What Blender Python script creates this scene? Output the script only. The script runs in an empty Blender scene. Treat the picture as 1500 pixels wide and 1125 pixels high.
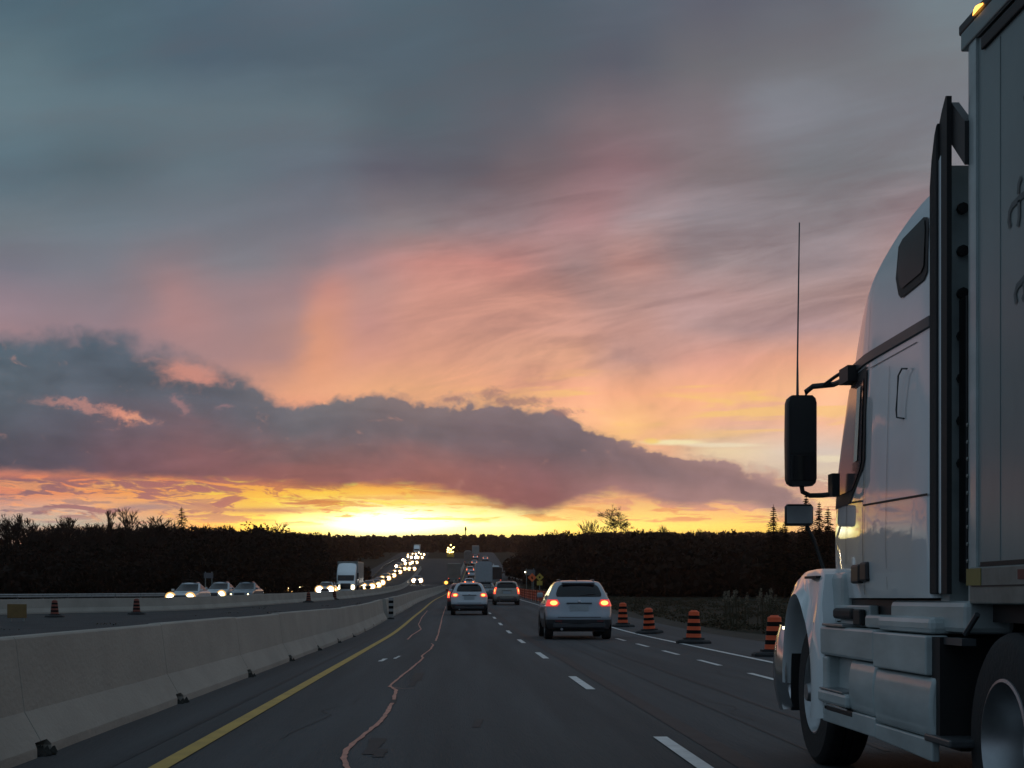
import bpy, bmesh, math, random
import numpy as np
from mathutils import Vector, Matrix
random.seed(7)
C = bpy.context.scene
COL = C.collection
PI = math.pi

# ------------------------------------------------------------------ camera
F = 2250.0                      # focal length in photo pixels (1500 wide): a 54 mm lens
cam = bpy.data.cameras.new('camera'); camo = bpy.data.objects.new('camera', cam); COL.objects.link(camo)
camo.location = (0, 0, 1.2); camo.rotation_euler = (PI/2, 0, 0)
cam.sensor_width = 36; cam.lens = 54.0
cam.shift_x = 80/1500; cam.shift_y = 313.5/1500
cam.clip_start = .1; cam.clip_end = 9000
C.camera = camo
C.view_settings.view_transform = 'Standard'; C.view_settings.look = 'None'
C.view_settings.exposure = 0; C.view_settings.gamma = 1; C.view_settings.use_curve_mapping = False

def lin(c):
    r = []
    for v in c[:3]:
        v /= 255.0
        r.append(v/12.92 if v <= .04045 else ((v+.055)/1.055)**2.4)
    return tuple(r)

# ------------------------------------------------------------------ sky
W = bpy.data.worlds.new('World'); C.world = W; W.use_nodes = True
NT = W.node_tree; NT.nodes.clear()
def nd(t, **k):
    n = NT.nodes.new(t)
    for a, b in k.items(): setattr(n, a, b)
    return n
def put(sock, v):
    if hasattr(v, 'is_output') or isinstance(v, bpy.types.NodeSocket): NT.links.new(v, sock)
    else: sock.default_value = v
def M(op, a, b=0.0, c=0.0, clamp=False):
    n = nd('ShaderNodeMath', operation=op, use_clamp=clamp)
    put(n.inputs[0], a); put(n.inputs[1], b)
    if op in ('MULTIPLY_ADD', 'SMOOTH_MIN', 'SMOOTH_MAX'): put(n.inputs[2], c)
    return n.outputs[0]
def sstep(x, a, b):             # smooth 0..1 as x goes a..b
    n = nd('ShaderNodeMapRange', interpolation_type='SMOOTHSTEP')
    put(n.inputs[0], x); put(n.inputs[1], a); put(n.inputs[2], b)
    return n.outputs[0]
def lstep(x, a, b):
    n = nd('ShaderNodeMapRange'); n.clamp = True
    put(n.inputs[0], x); put(n.inputs[1], a); put(n.inputs[2], b)
    return n.outputs[0]
def mixc(f, a, b):
    n = nd('ShaderNodeMix', data_type='RGBA'); n.clamp_factor = True
    put(n.inputs[0], f)
    for s, v in ((n.inputs[6], a), (n.inputs[7], b)):
        if isinstance(v, tuple): v = (*v[:3], 1)
        put(s, v)
    return n.outputs[2]
X0, X1 = -.35, 1.85             # horizontal span of the colour rows (thousandths of a radian-ish unit)
def ramp(x, pts, gray=False, interp='EASE'):
    n = nd('ShaderNodeValToRGB'); cr = n.color_ramp; cr.interpolation = 'LINEAR' if gray else interp
    put(n.inputs[0], lstep(x, X0, X1))
    pts = sorted(pts)
    while len(cr.elements) < len(pts): cr.elements.new(.5)
    for e, p in zip(cr.elements, pts): e.position = min(1, max(0, (p[0]/1000-X0)/(X1-X0)))
    for e, p in zip(cr.elements, pts):
        e.color = (p[1]/1000,)*3+(1,) if gray else (*lin(p[1]), 1)
    if gray:
        s = nd('ShaderNodeSeparateColor'); NT.links.new(n.outputs[0], s.inputs[0]); return s.outputs[0]
    return n.outputs[0]
def noise(x, y, sx, sy, det=6, rough=.55, z=0.0, dist=0.0):
    cx = nd('ShaderNodeCombineXYZ'); put(cx.inputs[0], M('MULTIPLY', x, sx)); put(cx.inputs[1], M('MULTIPLY', y, sy)); cx.inputs[2].default_value = z
    n = nd('ShaderNodeTexNoise'); NT.links.new(cx.outputs[0], n.inputs['Vector'])
    n.inputs['Scale'].default_value = 1; n.inputs['Detail'].default_value = det; n.inputs['Roughness'].default_value = rough
    n.inputs['Distortion'].default_value = dist
    return M('SUBTRACT', n.outputs['Fac'], .5)
def gauss(x, y, cx, cy, rx, ry):
    a = M('DIVIDE', M('SUBTRACT', x, cx), rx); b = M('DIVIDE', M('SUBTRACT', y, cy), ry)
    q = M('ADD', M('MULTIPLY', a, a), M('MULTIPLY', b, b))
    return M('EXPONENT', M('MULTIPLY', q, -1.0))

tc = nd('ShaderNodeTexCoord'); sp = nd('ShaderNodeSeparateXYZ'); NT.links.new(tc.outputs['Generated'], sp.inputs[0])
dx, dy, dz = sp.outputs
fy = M('MAXIMUM', dy, .16)
X = M('MULTIPLY_ADD', M('DIVIDE', dx, fy), 2.25, .670)       # sky coordinates: east-west ...
Y = M('MULTIPLY_ADD', M('DIVIDE', dz, fy), -2.25, .876)      # ... and downwards from high up
# soft warps so no gradient runs straight; the right part drifts up to the right in bands
w1 = noise(X, Y, 3.2, 5.5, 7, .56, 1.3); w2 = noise(X, Y, 3.2, 6.5, 7, .58, 7.7)
hi = sstep(Y, .70, .45)
tilt = M('MULTIPLY', M('MULTIPLY', M('SUBTRACT', X, .75), hi), .10)
Xw = M('ADD', X, M('MULTIPLY', w1, .12))
Yw = M('ADD', M('ADD', Y, M('MULTIPLY', w2, M('MULTIPLY_ADD', hi, .055, .012))), 0.0)
rows = [
 (0,   [(0,(84,107,120)),(150,(84,106,118)),(300,(84,104,118)),(450,(92,110,124)),(600,(86,104,116)),(750,(84,98,110)),(900,(92,102,114)),(1050,(98,101,113)),(1200,(104,108,118)),(1400,(120,134,142))]),
 (90,  [(0,(98,120,130)),(150,(88,110,122)),(300,(84,102,116)),(450,(84,100,112)),(600,(86,102,114)),(750,(88,100,110)),(900,(92,98,110)),(1050,(112,112,118)),(1200,(118,120,126)),(1400,(122,128,134))]),
 (165, [(0,(106,128,138)),(150,(102,122,132)),(300,(102,120,130)),(450,(102,119,129)),(600,(90,104,114)),(750,(98,102,112)),(900,(124,112,118)),(1050,(128,119,125)),(1160,(136,138,147)),(1250,(128,132,140)),(1400,(124,128,136))]),
 (250, [(0,(94,116,128)),(150,(90,108,118)),(300,(102,118,128)),(450,(104,114,126)),(560,(98,98,110)),(680,(98,98,108)),(780,(118,106,112)),(900,(142,114,120)),(1050,(128,118,122)),(1200,(122,124,130)),(1400,(130,130,136))]),
 (325, [(0,(112,122,130)),(150,(112,124,134)),(300,(116,122,132)),(450,(120,120,130)),(600,(140,130,134)),(740,(150,130,134)),(850,(168,132,134)),(950,(156,140,144)),(1050,(142,134,140)),(1200,(138,131,136)),(1400,(160,132,136))]),
 (385, [(0,(122,122,134)),(150,(124,126,136)),(255,(138,127,134)),(350,(132,130,138)),(440,(142,128,134)),(500,(162,134,137)),(650,(200,144,136)),(740,(200,142,134)),(850,(172,142,140)),(930,(196,150,142)),(1050,(158,142,144)),(1200,(150,136,140)),(1400,(180,145,140))]),
 (430, [(0,(146,130,140)),(150,(136,127,136)),(205,(144,129,136)),(255,(166,134,136)),(330,(154,133,138)),(410,(158,133,137)),(475,(196,143,134)),(540,(186,144,138)),(650,(206,150,138)),(780,(206,152,138)),(900,(184,148,142)),(1020,(178,146,144)),(1200,(172,146,144)),(1400,(190,150,140))]),
 (480, [(0,(158,132,138)),(150,(150,130,138)),(260,(176,138,138)),(350,(162,134,136)),(420,(176,140,136)),(470,(214,154,132)),(540,(198,148,140)),(620,(214,158,142)),(750,(218,162,144)),(830,(214,162,146)),(900,(196,152,142)),(1050,(180,150,148)),(1200,(178,148,148)),(1400,(200,160,145))]),
 (525, [(0,(150,134,142)),(150,(150,130,138)),(300,(172,138,138)),(400,(178,140,136)),(465,(226,162,134)),(530,(216,158,140)),(640,(234,172,146)),(760,(238,178,150)),(830,(240,180,150)),(900,(198,156,146)),(1050,(216,160,144)),(1200,(230,170,144)),(1400,(240,190,150))]),
 (575, [(0,(170,140,140)),(300,(200,150,140)),(440,(236,170,136)),(600,(250,186,142)),(700,(252,184,144)),(800,(246,176,146)),(900,(248,180,142)),(1050,(250,182,142)),(1200,(252,192,150)),(1400,(245,195,150))]),
 (620, [(0,(170,140,140)),(300,(200,150,140)),(450,(238,160,130)),(750,(250,190,138)),(860,(252,188,142)),(930,(255,196,136)),(1000,(252,190,142)),(1100,(242,186,160)),(1250,(248,190,156)),(1400,(245,195,150))]),
 (660, [(0,(170,140,140)),(450,(238,160,130)),(900,(255,198,134)),(980,(250,190,150)),(1080,(242,216,176)),(1200,(224,206,192)),(1400,(240,200,170))]),
 (700, [(0,(230,134,104)),(150,(240,142,98)),(280,(236,140,98)),(400,(240,150,90)),(560,(250,160,70)),(900,(230,170,140)),(1080,(226,190,170)),(1200,(234,214,186)),(1400,(240,200,170))]),
 (722, [(0,(216,134,110)),(100,(238,148,100)),(200,(250,166,88)),(300,(250,180,90)),(400,(255,192,74)),(480,(255,204,76)),(580,(255,192,86)),(650,(250,180,90)),(900,(240,176,130)),(1000,(246,160,120)),(1100,(246,186,140)),(1200,(246,200,150)),(1400,(240,190,150))]),
 (748, [(0,(196,158,142)),(120,(214,176,150)),(230,(236,172,118)),(300,(254,200,110)),(380,(255,208,92)),(480,(255,234,130)),(560,(255,250,190)),(700,(255,236,150)),(860,(253,196,116)),(960,(255,208,120)),(1080,(254,192,122)),(1200,(252,208,150)),(1400,(240,200,150))]),
 (768, [(0,(170,164,152)),(140,(182,172,152)),(230,(200,168,136)),(300,(252,184,96)),(380,(255,212,92)),(460,(255,242,150)),(560,(255,254,220)),(700,(255,246,170)),(860,(255,224,116)),(1000,(255,222,110)),(1120,(255,216,104)),(1200,(240,190,140)),(1400,(230,180,140))]),
 (790, [(0,(160,152,144)),(90,(236,140,76)),(140,(236,140,76)),(230,(190,150,130)),(300,(250,170,60)),(400,(255,190,66)),(560,(255,234,130)),(700,(255,226,110)),(860,(255,200,84)),(1120,(255,192,80)),(1200,(240,170,110)),(1400,(230,160,110))]),
]
col = None
for i, (yy, pts) in enumerate(rows):
    r = ramp(Xw, pts)
    if col is None: col = r
    else: col = mixc(lstep(Yw, rows[i-1][0]/1000, yy/1000), col, r)
# long wisps in the high layer, rising to the right
Yt = M('ADD', Y, M('MULTIPLY', M('MULTIPLY', X, .17), M('MULTIPLY_ADD', hi, .7, .3)))
n3 = noise(X, Yt, 3.4, 14, 7, .58, 3.1, .5)
n4 = noise(X, Yt, 5, 40, 7, .62, 5.1, .7)
wst = M('MULTIPLY', sstep(X, .35, .9), M('MULTIPLY', sstep(Y, .1, .36), sstep(Y, .70, .6)))
br = M('ADD', M('MULTIPLY', n3, M('MULTIPLY_ADD', wst, .72, .34)), M('MULTIPLY', n4, M('MULTIPLY', wst, .62)))
darkv = mixc(M('MULTIPLY', br, -2.0, clamp=True), col, mixc(.5, col, lin((150,124,132))))
def vecmul(c, f):
    n = nd('ShaderNodeVectorMath', operation='SCALE'); NT.links.new(c, n.inputs[0]); put(n.inputs[3], f); return n.outputs[0]
def vecadd(a, b):
    n = nd('ShaderNodeVectorMath', operation='ADD'); put(n.inputs[0], a); put(n.inputs[1], b); return n.outputs[0]
col = vecmul(darkv, M('ADD', 1.0, br))
yb = noise(X, M('ADD', Y, M('MULTIPLY', X, .05)), 3.2, 34, 6, .6, 51.0, .5)
ybm = M('MULTIPLY', M('MULTIPLY', sstep(yb, .0, .12), M('MULTIPLY', sstep(Y, .53, .57), sstep(Y, .66, .62))), ramp(X, [(600,0),(760,250),(880,750),(1100,700),(1300,500)], True))
col = mixc(ybm, col, lin((255,208,126)))
# purple streaks low over the horizon
s1 = noise(X, M('ADD', Y, M('MULTIPLY', X, -.05)), 11, 56, 9, .66, 2.2, .8)
st_amt = ramp(X, [(0,900),(300,950),(420,850),(560,650),(640,450),(760,100),(860,500),(930,850),(1100,850),(1300,500)], True)
band = M('MULTIPLY', sstep(Y, .690, .706), sstep(Y, .772, .748))
stm = M('MULTIPLY', M('MULTIPLY', sstep(M('ADD', s1, M('MULTIPLY', M('SUBTRACT', .728, Y), 1.6)), -.01, .05), band), st_amt)
col = mixc(stm, col, ramp(X, [(0,(128,100,112)),(150,(160,108,110)),(300,(176,110,108)),(420,(200,120,90)),(560,(220,140,70)),(900,(220,150,120)),(1200,(200,150,140))]))
gl = noise(X, M('ADD', Y, M('MULTIPLY', X, -.05)), 14, 80, 8, .66, 41.2, .8)
glm = M('MULTIPLY', M('MULTIPLY', sstep(gl, .0, .14), band), ramp(X, [(0,650),(220,850),(330,950),(650,900),(800,400),(960,850),(1130,950),(1300,400)], True))
col = mixc(glm, col, ramp(X, [(0,(252,168,112)),(220,(255,182,98)),(330,(255,214,80)),(460,(255,232,90)),(650,(255,220,110)),(900,(255,206,120)),(1200,(255,214,150))]))
s2 = noise(X, Y, 12, 110, 5, .6, 9.2, .3)
thin = M('MULTIPLY', M('MULTIPLY', sstep(s2, .035, .085), M('MULTIPLY', sstep(Y, .722, .736), sstep(Y, .776, .760))), .85)
col = mixc(thin, col, ramp(X, [(0,(160,130,130)),(300,(200,140,110)),(500,(210,130,70)),(700,(240,180,90)),(1000,(226,150,104)),(1300,(210,150,120))]))
s3 = gauss(X, Y, .215, .742, .05, .006)
col = mixc(M('MULTIPLY', s3, .9), col, (*lin((166,134,132)),))
s3 = gauss(X, Y, .40, .7475, .09, .0042)
col = mixc(M('MULTIPLY', s3, .9), col, (*lin((196,134,104)),))
# the long dark cloud bank
top = ramp(X, [(-300,500),(0,484),(90,479),(200,497),(300,520),(350,540),(395,566),(435,586),(480,575),(560,571),(640,586),(700,583),(745,580),(790,592),(850,612),(900,630),(950,655),(1000,664),(1060,668),(1100,684),(1150,700),(1185,728),(1240,790)], True)
bot = ramp(X, [(-300,690),(0,690),(100,697),(200,699),(300,706),(400,710),(500,713),(590,712),(640,722),(700,738),(750,749),(790,753),(812,746),(850,736),(900,726),(960,735),(1000,745),(1060,741),(1100,746),(1150,754),(1240,750)], True)
e1 = noise(X, Y, 9, 13, 8, .6, 4.4); e2 = noise(X, Y, 34, 42, 6, .65, 6.4); e3 = noise(X, Y, 7, 30, 7, .6, 8.4)
e5 = noise(M('ADD', X, M('MULTIPLY', e1, .05)), Y, 13, 15, 2, .5, 31.0); e6 = noise(M('ADD', X, M('MULTIPLY', e1, .04)), Y, 36, 40, 3, .55, 37.0)
bil = M('ADD', M('MULTIPLY', M('ABSOLUTE', e5), 1.0), M('MULTIPLY', M('ABSOLUTE', e6), .38))
edge = M('ADD', M('ADD', M('MULTIPLY', e1, .045), M('MULTIPLY', e2, .026)), M('MULTIPLY', M('SUBTRACT', bil, .12), .085))
dtop = M('ADD', M('SUBTRACT', Y, top), edge)
soft = ramp(X, [(0,34),(250,36),(400,22),(520,13),(800,13),(1000,10),(1200,24)], True)
mt = sstep(M('DIVIDE', dtop, soft), -.3, .9)
dbot = M('ADD', M('SUBTRACT', bot, Y), M('ADD', M('MULTIPLY', e3, .034), M('MULTIPLY', e2, .010)))
mb = sstep(dbot, -.004, .014)
bank = M('MULTIPLY', mt, mb)
t = M('DIVIDE', M('SUBTRACT', Y, top), M('SUBTRACT', bot, top))
bt = ramp(X, [(0,(82,100,113)),(150,(80,95,108)),(300,(94,104,115)),(400,(118,118,126)),(480,(122,120,124)),(600,(136,122,124)),(740,(132,118,122)),(850,(128,114,120)),(950,(150,122,122)),(1050,(172,140,138)),(1150,(190,152,146)),(1240,(200,160,150))])
bm = ramp(X, [(0,(90,103,114)),(150,(88,98,110)),(300,(94,98,109)),(450,(106,105,113)),(600,(117,107,113)),(720,(116,102,109)),(830,(108,97,105)),(930,(130,110,115)),(1050,(160,130,132)),(1150,(168,138,138)),(1240,(190,150,146))])
bb = ramp(X, [(0,(86,84,98)),(90,(92,84,98)),(180,(124,92,102)),(300,(144,98,102)),(450,(160,102,98)),(560,(164,106,102)),(650,(162,104,98)),(720,(156,100,98)),(790,(146,96,98)),(880,(160,118,118)),(1000,(172,134,132)),(1150,(176,142,140)),(1240,(190,150,146))])
bn = noise(X, Y, 5, 14, 7, .55, 12.2, .5)
tt = M('ADD', t, M('MULTIPLY', bn, .5))
bcol = mixc(sstep(tt, .35, .98), mixc(sstep(tt, .0, .42), bt, bm), bb)
bn2 = noise(X, M('ADD', Y, M('MULTIPLY', X, -.06)), 7, 34, 7, .6, 15.2, .7)
bcol = vecmul(bcol, M('ADD', M('MULTIPLY_ADD', bn, .60, 1.0), M('ADD', M('MULTIPLY', bn2, .42), M('MULTIPLY', M('SUBTRACT', bil, .12), .55))))
rim = M('MULTIPLY', M('MULTIPLY', sstep(mt, .05, .5), sstep(mt, 1.0, .55)), ramp(X, [(0,0),(380,40),(440,420),(560,300),(760,260),(900,520),(1000,620),(1120,400),(1250,200)], True))
bcol = mixc(rim, bcol, ramp(X, [(380,(226,160,134)),(600,(244,176,136)),(900,(252,196,140)),(1100,(244,196,160))]))
# breaks in the bank that let the lit layer through
gaps = [(.285,.547,.050,.020,(212,148,134),.9),(.185,.608,.034,.010,(222,150,130),.95),(.115,.594,.055,.007,(190,138,130),.8),(.200,.612,.020,.005,(232,162,132),.7),(.270,.594,.012,.009,(176,130,130),.6),
        (.335,.597,.014,.006,(170,130,134),.5),(.455,.583,.030,.005,(245,176,138),.9),(.005,.49,.05,.01,(120,118,130),.3),(.345,.515,.05,.02,(170,138,140),.5)]
gn = noise(X, Y, 22, 46, 7, .66, 21.0, .8)
for (gx, gy, rx, ry, gc, ga) in gaps:
    g = M('MULTIPLY', sstep(M('ADD', gauss(M('ADD', X, M('MULTIPLY', e1, .06)), M('ADD', M('ADD', Y, M('MULTIPLY', M('SUBTRACT', gx, X), .16)), M('MULTIPLY', e2, .05)), gx, gy, rx, ry), M('MULTIPLY', gn, 1.1)), .1, 1.0), ga)
    bcol = mixc(g, bcol, lin(gc))
col = mixc(bank, col, bcol)
# ragged tufts standing off the bank's top
for (gx, gy, rx, ry) in ((.722,.580,.030,.016),(.765,.588,.06,.012),(.665,.585,.03,.007),(.83,.604,.03,.009)):
    g = M('MULTIPLY', sstep(M('ADD', gauss(X, Y, gx, gy, rx, ry), M('MULTIPLY', noise(X, Y, 42, 60, 7, .7, gx*9, .6), 2.2)), .45, 1.15), .7)
    col = mixc(g, col, lin((150,118,118)))
for (gx, gy, rx, ry, gc, ga) in ((.985,.648,.05,.005,(255,240,190),.9),(1.06,.652,.07,.004,(248,232,200),.7),(.955,.646,.015,.005,(255,214,120),.8),(1.215,.672,.05,.006,(250,236,200),.6),
                                 (1.18,.140,.10,.03,(140,148,158),.2)):
    g = M('MULTIPLY', sstep(M('ADD', gauss(X, Y, gx, gy, rx, ry), M('MULTIPLY', gn, .7)), .2, .9), ga)
    col = mixc(g, col, lin(gc))
# the glow round the sunken sun is brighter than the film can hold
boost = M('ADD', M('MULTIPLY', gauss(X, Y, .56, .764, .12, .014), 1.6), M('MULTIPLY', gauss(X, Y, .62, .776, .40, .016), .5))
nb = M('SUBTRACT', 1.0, bank)
col = vecmul(col, M('MULTIPLY_ADD', M('MULTIPLY', sstep(Y, .69, .76), nb), .30, 1.0))
col = vecmul(col, M('ADD', 1.0, M('MULTIPLY', boost, nb)))
# the rest of the sky dome, out of the picture: higher up and behind, blue-grey dusk
hs_ = nd('ShaderNodeHueSaturation'); put(hs_.inputs['Saturation'], M('MULTIPLY_ADD', sstep(Y, .64, .52), .04, 1.0)); put(hs_.inputs['Value'], M('MULTIPLY_ADD', sstep(Y, .42, .20), -.07, 1.0)); NT.links.new(col, hs_.inputs['Color']); col = hs_.outputs[0]
up = sstep(Y, -.05, -1.3)
col = mixc(up, col, lin((122,142,158)))
hyp = M('SQRT', M('ADD', M('MULTIPLY', dx, dx), M('MULTIPLY', dy, dy)))
cosaz = M('DIVIDE', dy, M('MAXIMUM', hyp, .001))
back = sstep(cosaz, .62, -.15)
east = mixc(sstep(dz, .0, .45), lin((118,132,150)), lin((122,144,162)))
col = mixc(back, col, east)
col = mixc(sstep(Y, .80, .86), col, lin((58,50,48)))
bg = nd('ShaderNodeBackground'); NT.links.new(col, bg.inputs[0]); bg.inputs[1].default_value = 1.0
wo = nd('ShaderNodeOutputWorld'); NT.links.new(bg.outputs[0], wo.inputs[0])
try:
    W.cycles.sampling_method = 'MANUAL'; W.cycles.sample_map_resolution = 1024
except Exception: pass

# ------------------------------------------------------------------ materials
MATS = {}
def mat(name, rgb, rough=.6, metal=0., coat=0., coat_rough=.08, var=.12, scale=3., bump=0., bscale=40., spec=.5, stretch=None, rgb2=None, thr=None, emit=None, es=0.):
    if name in MATS: return MATS[name]
    m = bpy.data.materials.new(name); m.use_nodes = True; nt = m.node_tree; b = nt.nodes['Principled BSDF']
    b.inputs['Roughness'].default_value = rough; b.inputs['Metallic'].default_value = metal
    b.inputs['Coat Weight'].default_value = coat; b.inputs['Coat Roughness'].default_value = coat_rough
    b.inputs['Specular IOR Level'].default_value = spec
    tcn = nt.nodes.new('ShaderNodeTexCoord'); mp = nt.nodes.new('ShaderNodeMapping')
    nt.links.new(tcn.outputs['Object'], mp.inputs[0])
    if stretch: mp.inputs['Scale'].default_value = stretch
    n = nt.nodes.new('ShaderNodeTexNoise'); nt.links.new(mp.outputs[0], n.inputs['Vector'])
    n.inputs['Scale'].default_value = scale; n.inputs['Detail'].default_value = 5; n.inputs['Roughness'].default_value = .6
    r = nt.nodes.new('ShaderNodeValToRGB'); nt.links.new(n.outputs['Fac'], r.inputs[0])
    a, c = (thr or (.3, .7)); r.color_ramp.elements[0].position = a; r.color_ramp.elements[1].position = c
    r.color_ramp.elements[0].color = (*[x*(1-var) for x in rgb], 1)
    r.color_ramp.elements[1].color = (*(rgb2 or [min(1, x*(1+var)) for x in rgb]), 1)
    nt.links.new(r.outputs[0], b.inputs['Base Color'])
    if bump:
        n2 = nt.nodes.new('ShaderNodeTexNoise'); nt.links.new(mp.outputs[0], n2.inputs['Vector']); n2.inputs['Scale'].default_value = bscale; n2.inputs['Detail'].default_value = 4
        bp = nt.nodes.new('ShaderNodeBump'); bp.inputs['Strength'].default_value = bump; bp.inputs['Distance'].default_value = .02
        nt.links.new(n2.outputs['Fac'], bp.inputs['Height']); nt.links.new(bp.outputs[0], b.inputs['Normal'])
    if emit:
        b.inputs['Emission Color'].default_value = (*emit, 1); b.inputs['Emission Strength'].default_value = es
    MATS[name] = m; return m
def MM(k):
    T = {
     'asphalt': dict(rgb=(.055,.057,.060), rough=.80, var=.36, scale=1.3, bump=.9, bscale=90, stretch=(1,.035,1), spec=.28),
     'asphalt_old': dict(rgb=(.048,.046,.046), rough=.85, var=.2, scale=.5, bump=.5, bscale=60, spec=.2),
     'seam': dict(rgb=(.022,.022,.024), rough=.7, var=.35, scale=3, spec=.3),
     'yellow_paint': dict(rgb=(.44,.27,.035), rough=.6, var=.18, scale=2.5),
     'white_paint': dict(rgb=(.60,.60,.58), rough=.6, var=.18, scale=4),
     'survey_paint': dict(rgb=(.46,.19,.135), rough=.6, var=.3, scale=5),
     'concrete': dict(rgb=(.31,.272,.232), rough=.85, var=.15, scale=.9, bump=.45, bscale=22, stretch=(1,.6,1)),
     'concrete_dark': dict(rgb=(.16,.145,.13), rough=.9, var=.2, scale=.8, bump=.3),
     'grit': dict(rgb=(.02,.018,.015), rough=.95, var=.4, scale=6, bump=.8, bscale=20),
     'grass': dict(rgb=(.022,.020,.012), rough=.95, var=.4, scale=.25, bump=.8, bscale=6, spec=.1),
     'gravel': dict(rgb=(.055,.047,.038), rough=.95, var=.3, scale=1.2, bump=.8, bscale=25, spec=.15),
     'dry_grass': dict(rgb=(.055,.045,.028), rough=.95, var=.35, scale=2, spec=.1),
     'foliage': dict(rgb=(.016,.012,.0095), rough=.95, var=.4, scale=.3, spec=.05),
     'brush': dict(rgb=(.030,.016,.010), rough=.95, var=.4, scale=.2, spec=.05),
     'bark': dict(rgb=(.03,.022,.018), rough=.95, var=.3, scale=4, spec=.1),
     'conifer': dict(rgb=(.012,.014,.009), rough=.95, var=.3, scale=2, spec=.05),
     'reed': dict(rgb=(.16,.13,.09), rough=.9, var=.3, scale=5),
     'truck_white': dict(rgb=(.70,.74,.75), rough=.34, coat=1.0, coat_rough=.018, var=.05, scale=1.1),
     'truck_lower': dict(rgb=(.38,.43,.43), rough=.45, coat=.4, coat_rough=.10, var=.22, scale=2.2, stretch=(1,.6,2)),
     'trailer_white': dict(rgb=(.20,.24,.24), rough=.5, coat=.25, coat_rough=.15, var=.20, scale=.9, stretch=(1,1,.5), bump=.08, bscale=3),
     'trailer_rail': dict(rgb=(.17,.19,.18), rough=.5, metal=.3, var=.3, scale=5),
     'black_plastic': dict(rgb=(.012,.012,.013), rough=.5, var=.2, scale=5),
     'rubber': dict(rgb=(.009,.009,.010), rough=.75, var=.25, scale=8, bump=.2),
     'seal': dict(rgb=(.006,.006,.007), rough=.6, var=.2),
     'trim_dark': dict(rgb=(.05,.055,.06), rough=.4, var=.1),
     'tinted_glass': dict(rgb=(.006,.006,.007), rough=.3, var=.1, spec=.08),
     'door_glass': dict(rgb=(.085,.07,.075), rough=.10, var=.15, spec=.6),
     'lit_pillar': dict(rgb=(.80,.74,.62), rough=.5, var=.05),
     'glass': dict(rgb=(.008,.008,.009), rough=.08, var=.0, spec=.42),
     'mirror_glass': dict(rgb=(.55,.56,.58), rough=.03, metal=1.0, var=0),
     'chrome': dict(rgb=(.62,.63,.65), rough=.13, metal=1.0, var=.05),
     'alloy': dict(rgb=(.33,.34,.35), rough=.35, metal=.85, var=.15, scale=6),
     'steel_rail': dict(rgb=(.28,.27,.26), rough=.5, metal=.5, var=.2, scale=3),
     'orange': dict(rgb=(.66,.075,.010), rough=.5, var=.12, scale=3),
     'orange_dim': dict(rgb=(.16,.03,.015), rough=.6, var=.2, scale=3),
     'black_stripe': dict(rgb=(.004,.004,.004), rough=.8, spec=.15, var=.2),
     'sign_orange': dict(rgb=(.75,.13,.03), rough=.4, var=.05),
     'sign_yellow': dict(rgb=(.40,.28,.03), rough=.4, var=.05),
     'sign_dull': dict(rgb=(.15,.085,.02), rough=.6, var=.2),
     'sign_grey': dict(rgb=(.10,.10,.11), rough=.5, var=.1),
     'plate': dict(rgb=(.32,.35,.37), rough=.5, var=.1),
     'tape_yellow': dict(rgb=(.20,.17,.045), rough=.5, var=.2),
     'tape_red': dict(rgb=(.10,.012,.014), rough=.5, var=.2),
     'text': dict(rgb=(.10,.118,.122), rough=.6, var=.3, scale=8),
     'silver': dict(rgb=(.27,.30,.34), rough=.35, metal=.25, coat=.8, coat_rough=.05, var=.04),
     'white_car': dict(rgb=(.42,.45,.48), rough=.4, coat=.8, coat_rough=.05, var=.03),
     'champagne': dict(rgb=(.26,.24,.21), rough=.35, metal=.3, coat=.7, coat_rough=.06, var=.05),
     'dark_car': dict(rgb=(.035,.040,.048), rough=.35, coat=.9, coat_rough=.04, var=.05),
     'blue_car': dict(rgb=(.10,.13,.16), rough=.35, coat=.9, coat_rough=.04, var=.05),
     'red_car': dict(rgb=(.20,.02,.02), rough=.35, coat=.9, coat_rough=.04, var=.05),
     'cladding': dict(rgb=(.03,.032,.036), rough=.6, var=.15),
     'tail_red': dict(rgb=(.25,.01,.01), rough=.2, coat=1, var=.05, emit=(1,.045,.03), es=.75),
     'tail_core': dict(rgb=(.5,.1,.03), rough=.3, var=0, emit=(1,.25,.06), es=4.5),
     'tail_soft': dict(rgb=(.3,.02,.01), rough=.3, var=0, emit=(1,.10,.045), es=1.5),
     'head': dict(rgb=(.8,.8,.7), rough=.3, var=0, emit=(1,.80,.45), es=9),
     'head_white': dict(rgb=(.8,.8,.8), rough=.3, var=0, emit=(1,.95,.86), es=26),
     'head_far': dict(rgb=(.8,.8,.7), rough=.3, var=0, emit=(1,.88,.50), es=7),
     'amber': dict(rgb=(.8,.4,.05), rough=.3, var=0, emit=(1,.42,.06), es=4),
     'amber_far': dict(rgb=(.8,.7,.2), rough=.3, var=0, emit=(1,.72,.20), es=9),
     'wood_light': dict(rgb=(.20,.15,.11), rough=.8, var=.2),
     'box_grey': dict(rgb=(.32,.34,.36), rough=.55, coat=.3, var=.08),
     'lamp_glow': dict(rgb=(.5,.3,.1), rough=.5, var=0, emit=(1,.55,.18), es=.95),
     'attenuator': dict(rgb=(.62,.33,.10), rough=.5, var=.15),
    }
    return mat(k, **T[k])

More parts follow.
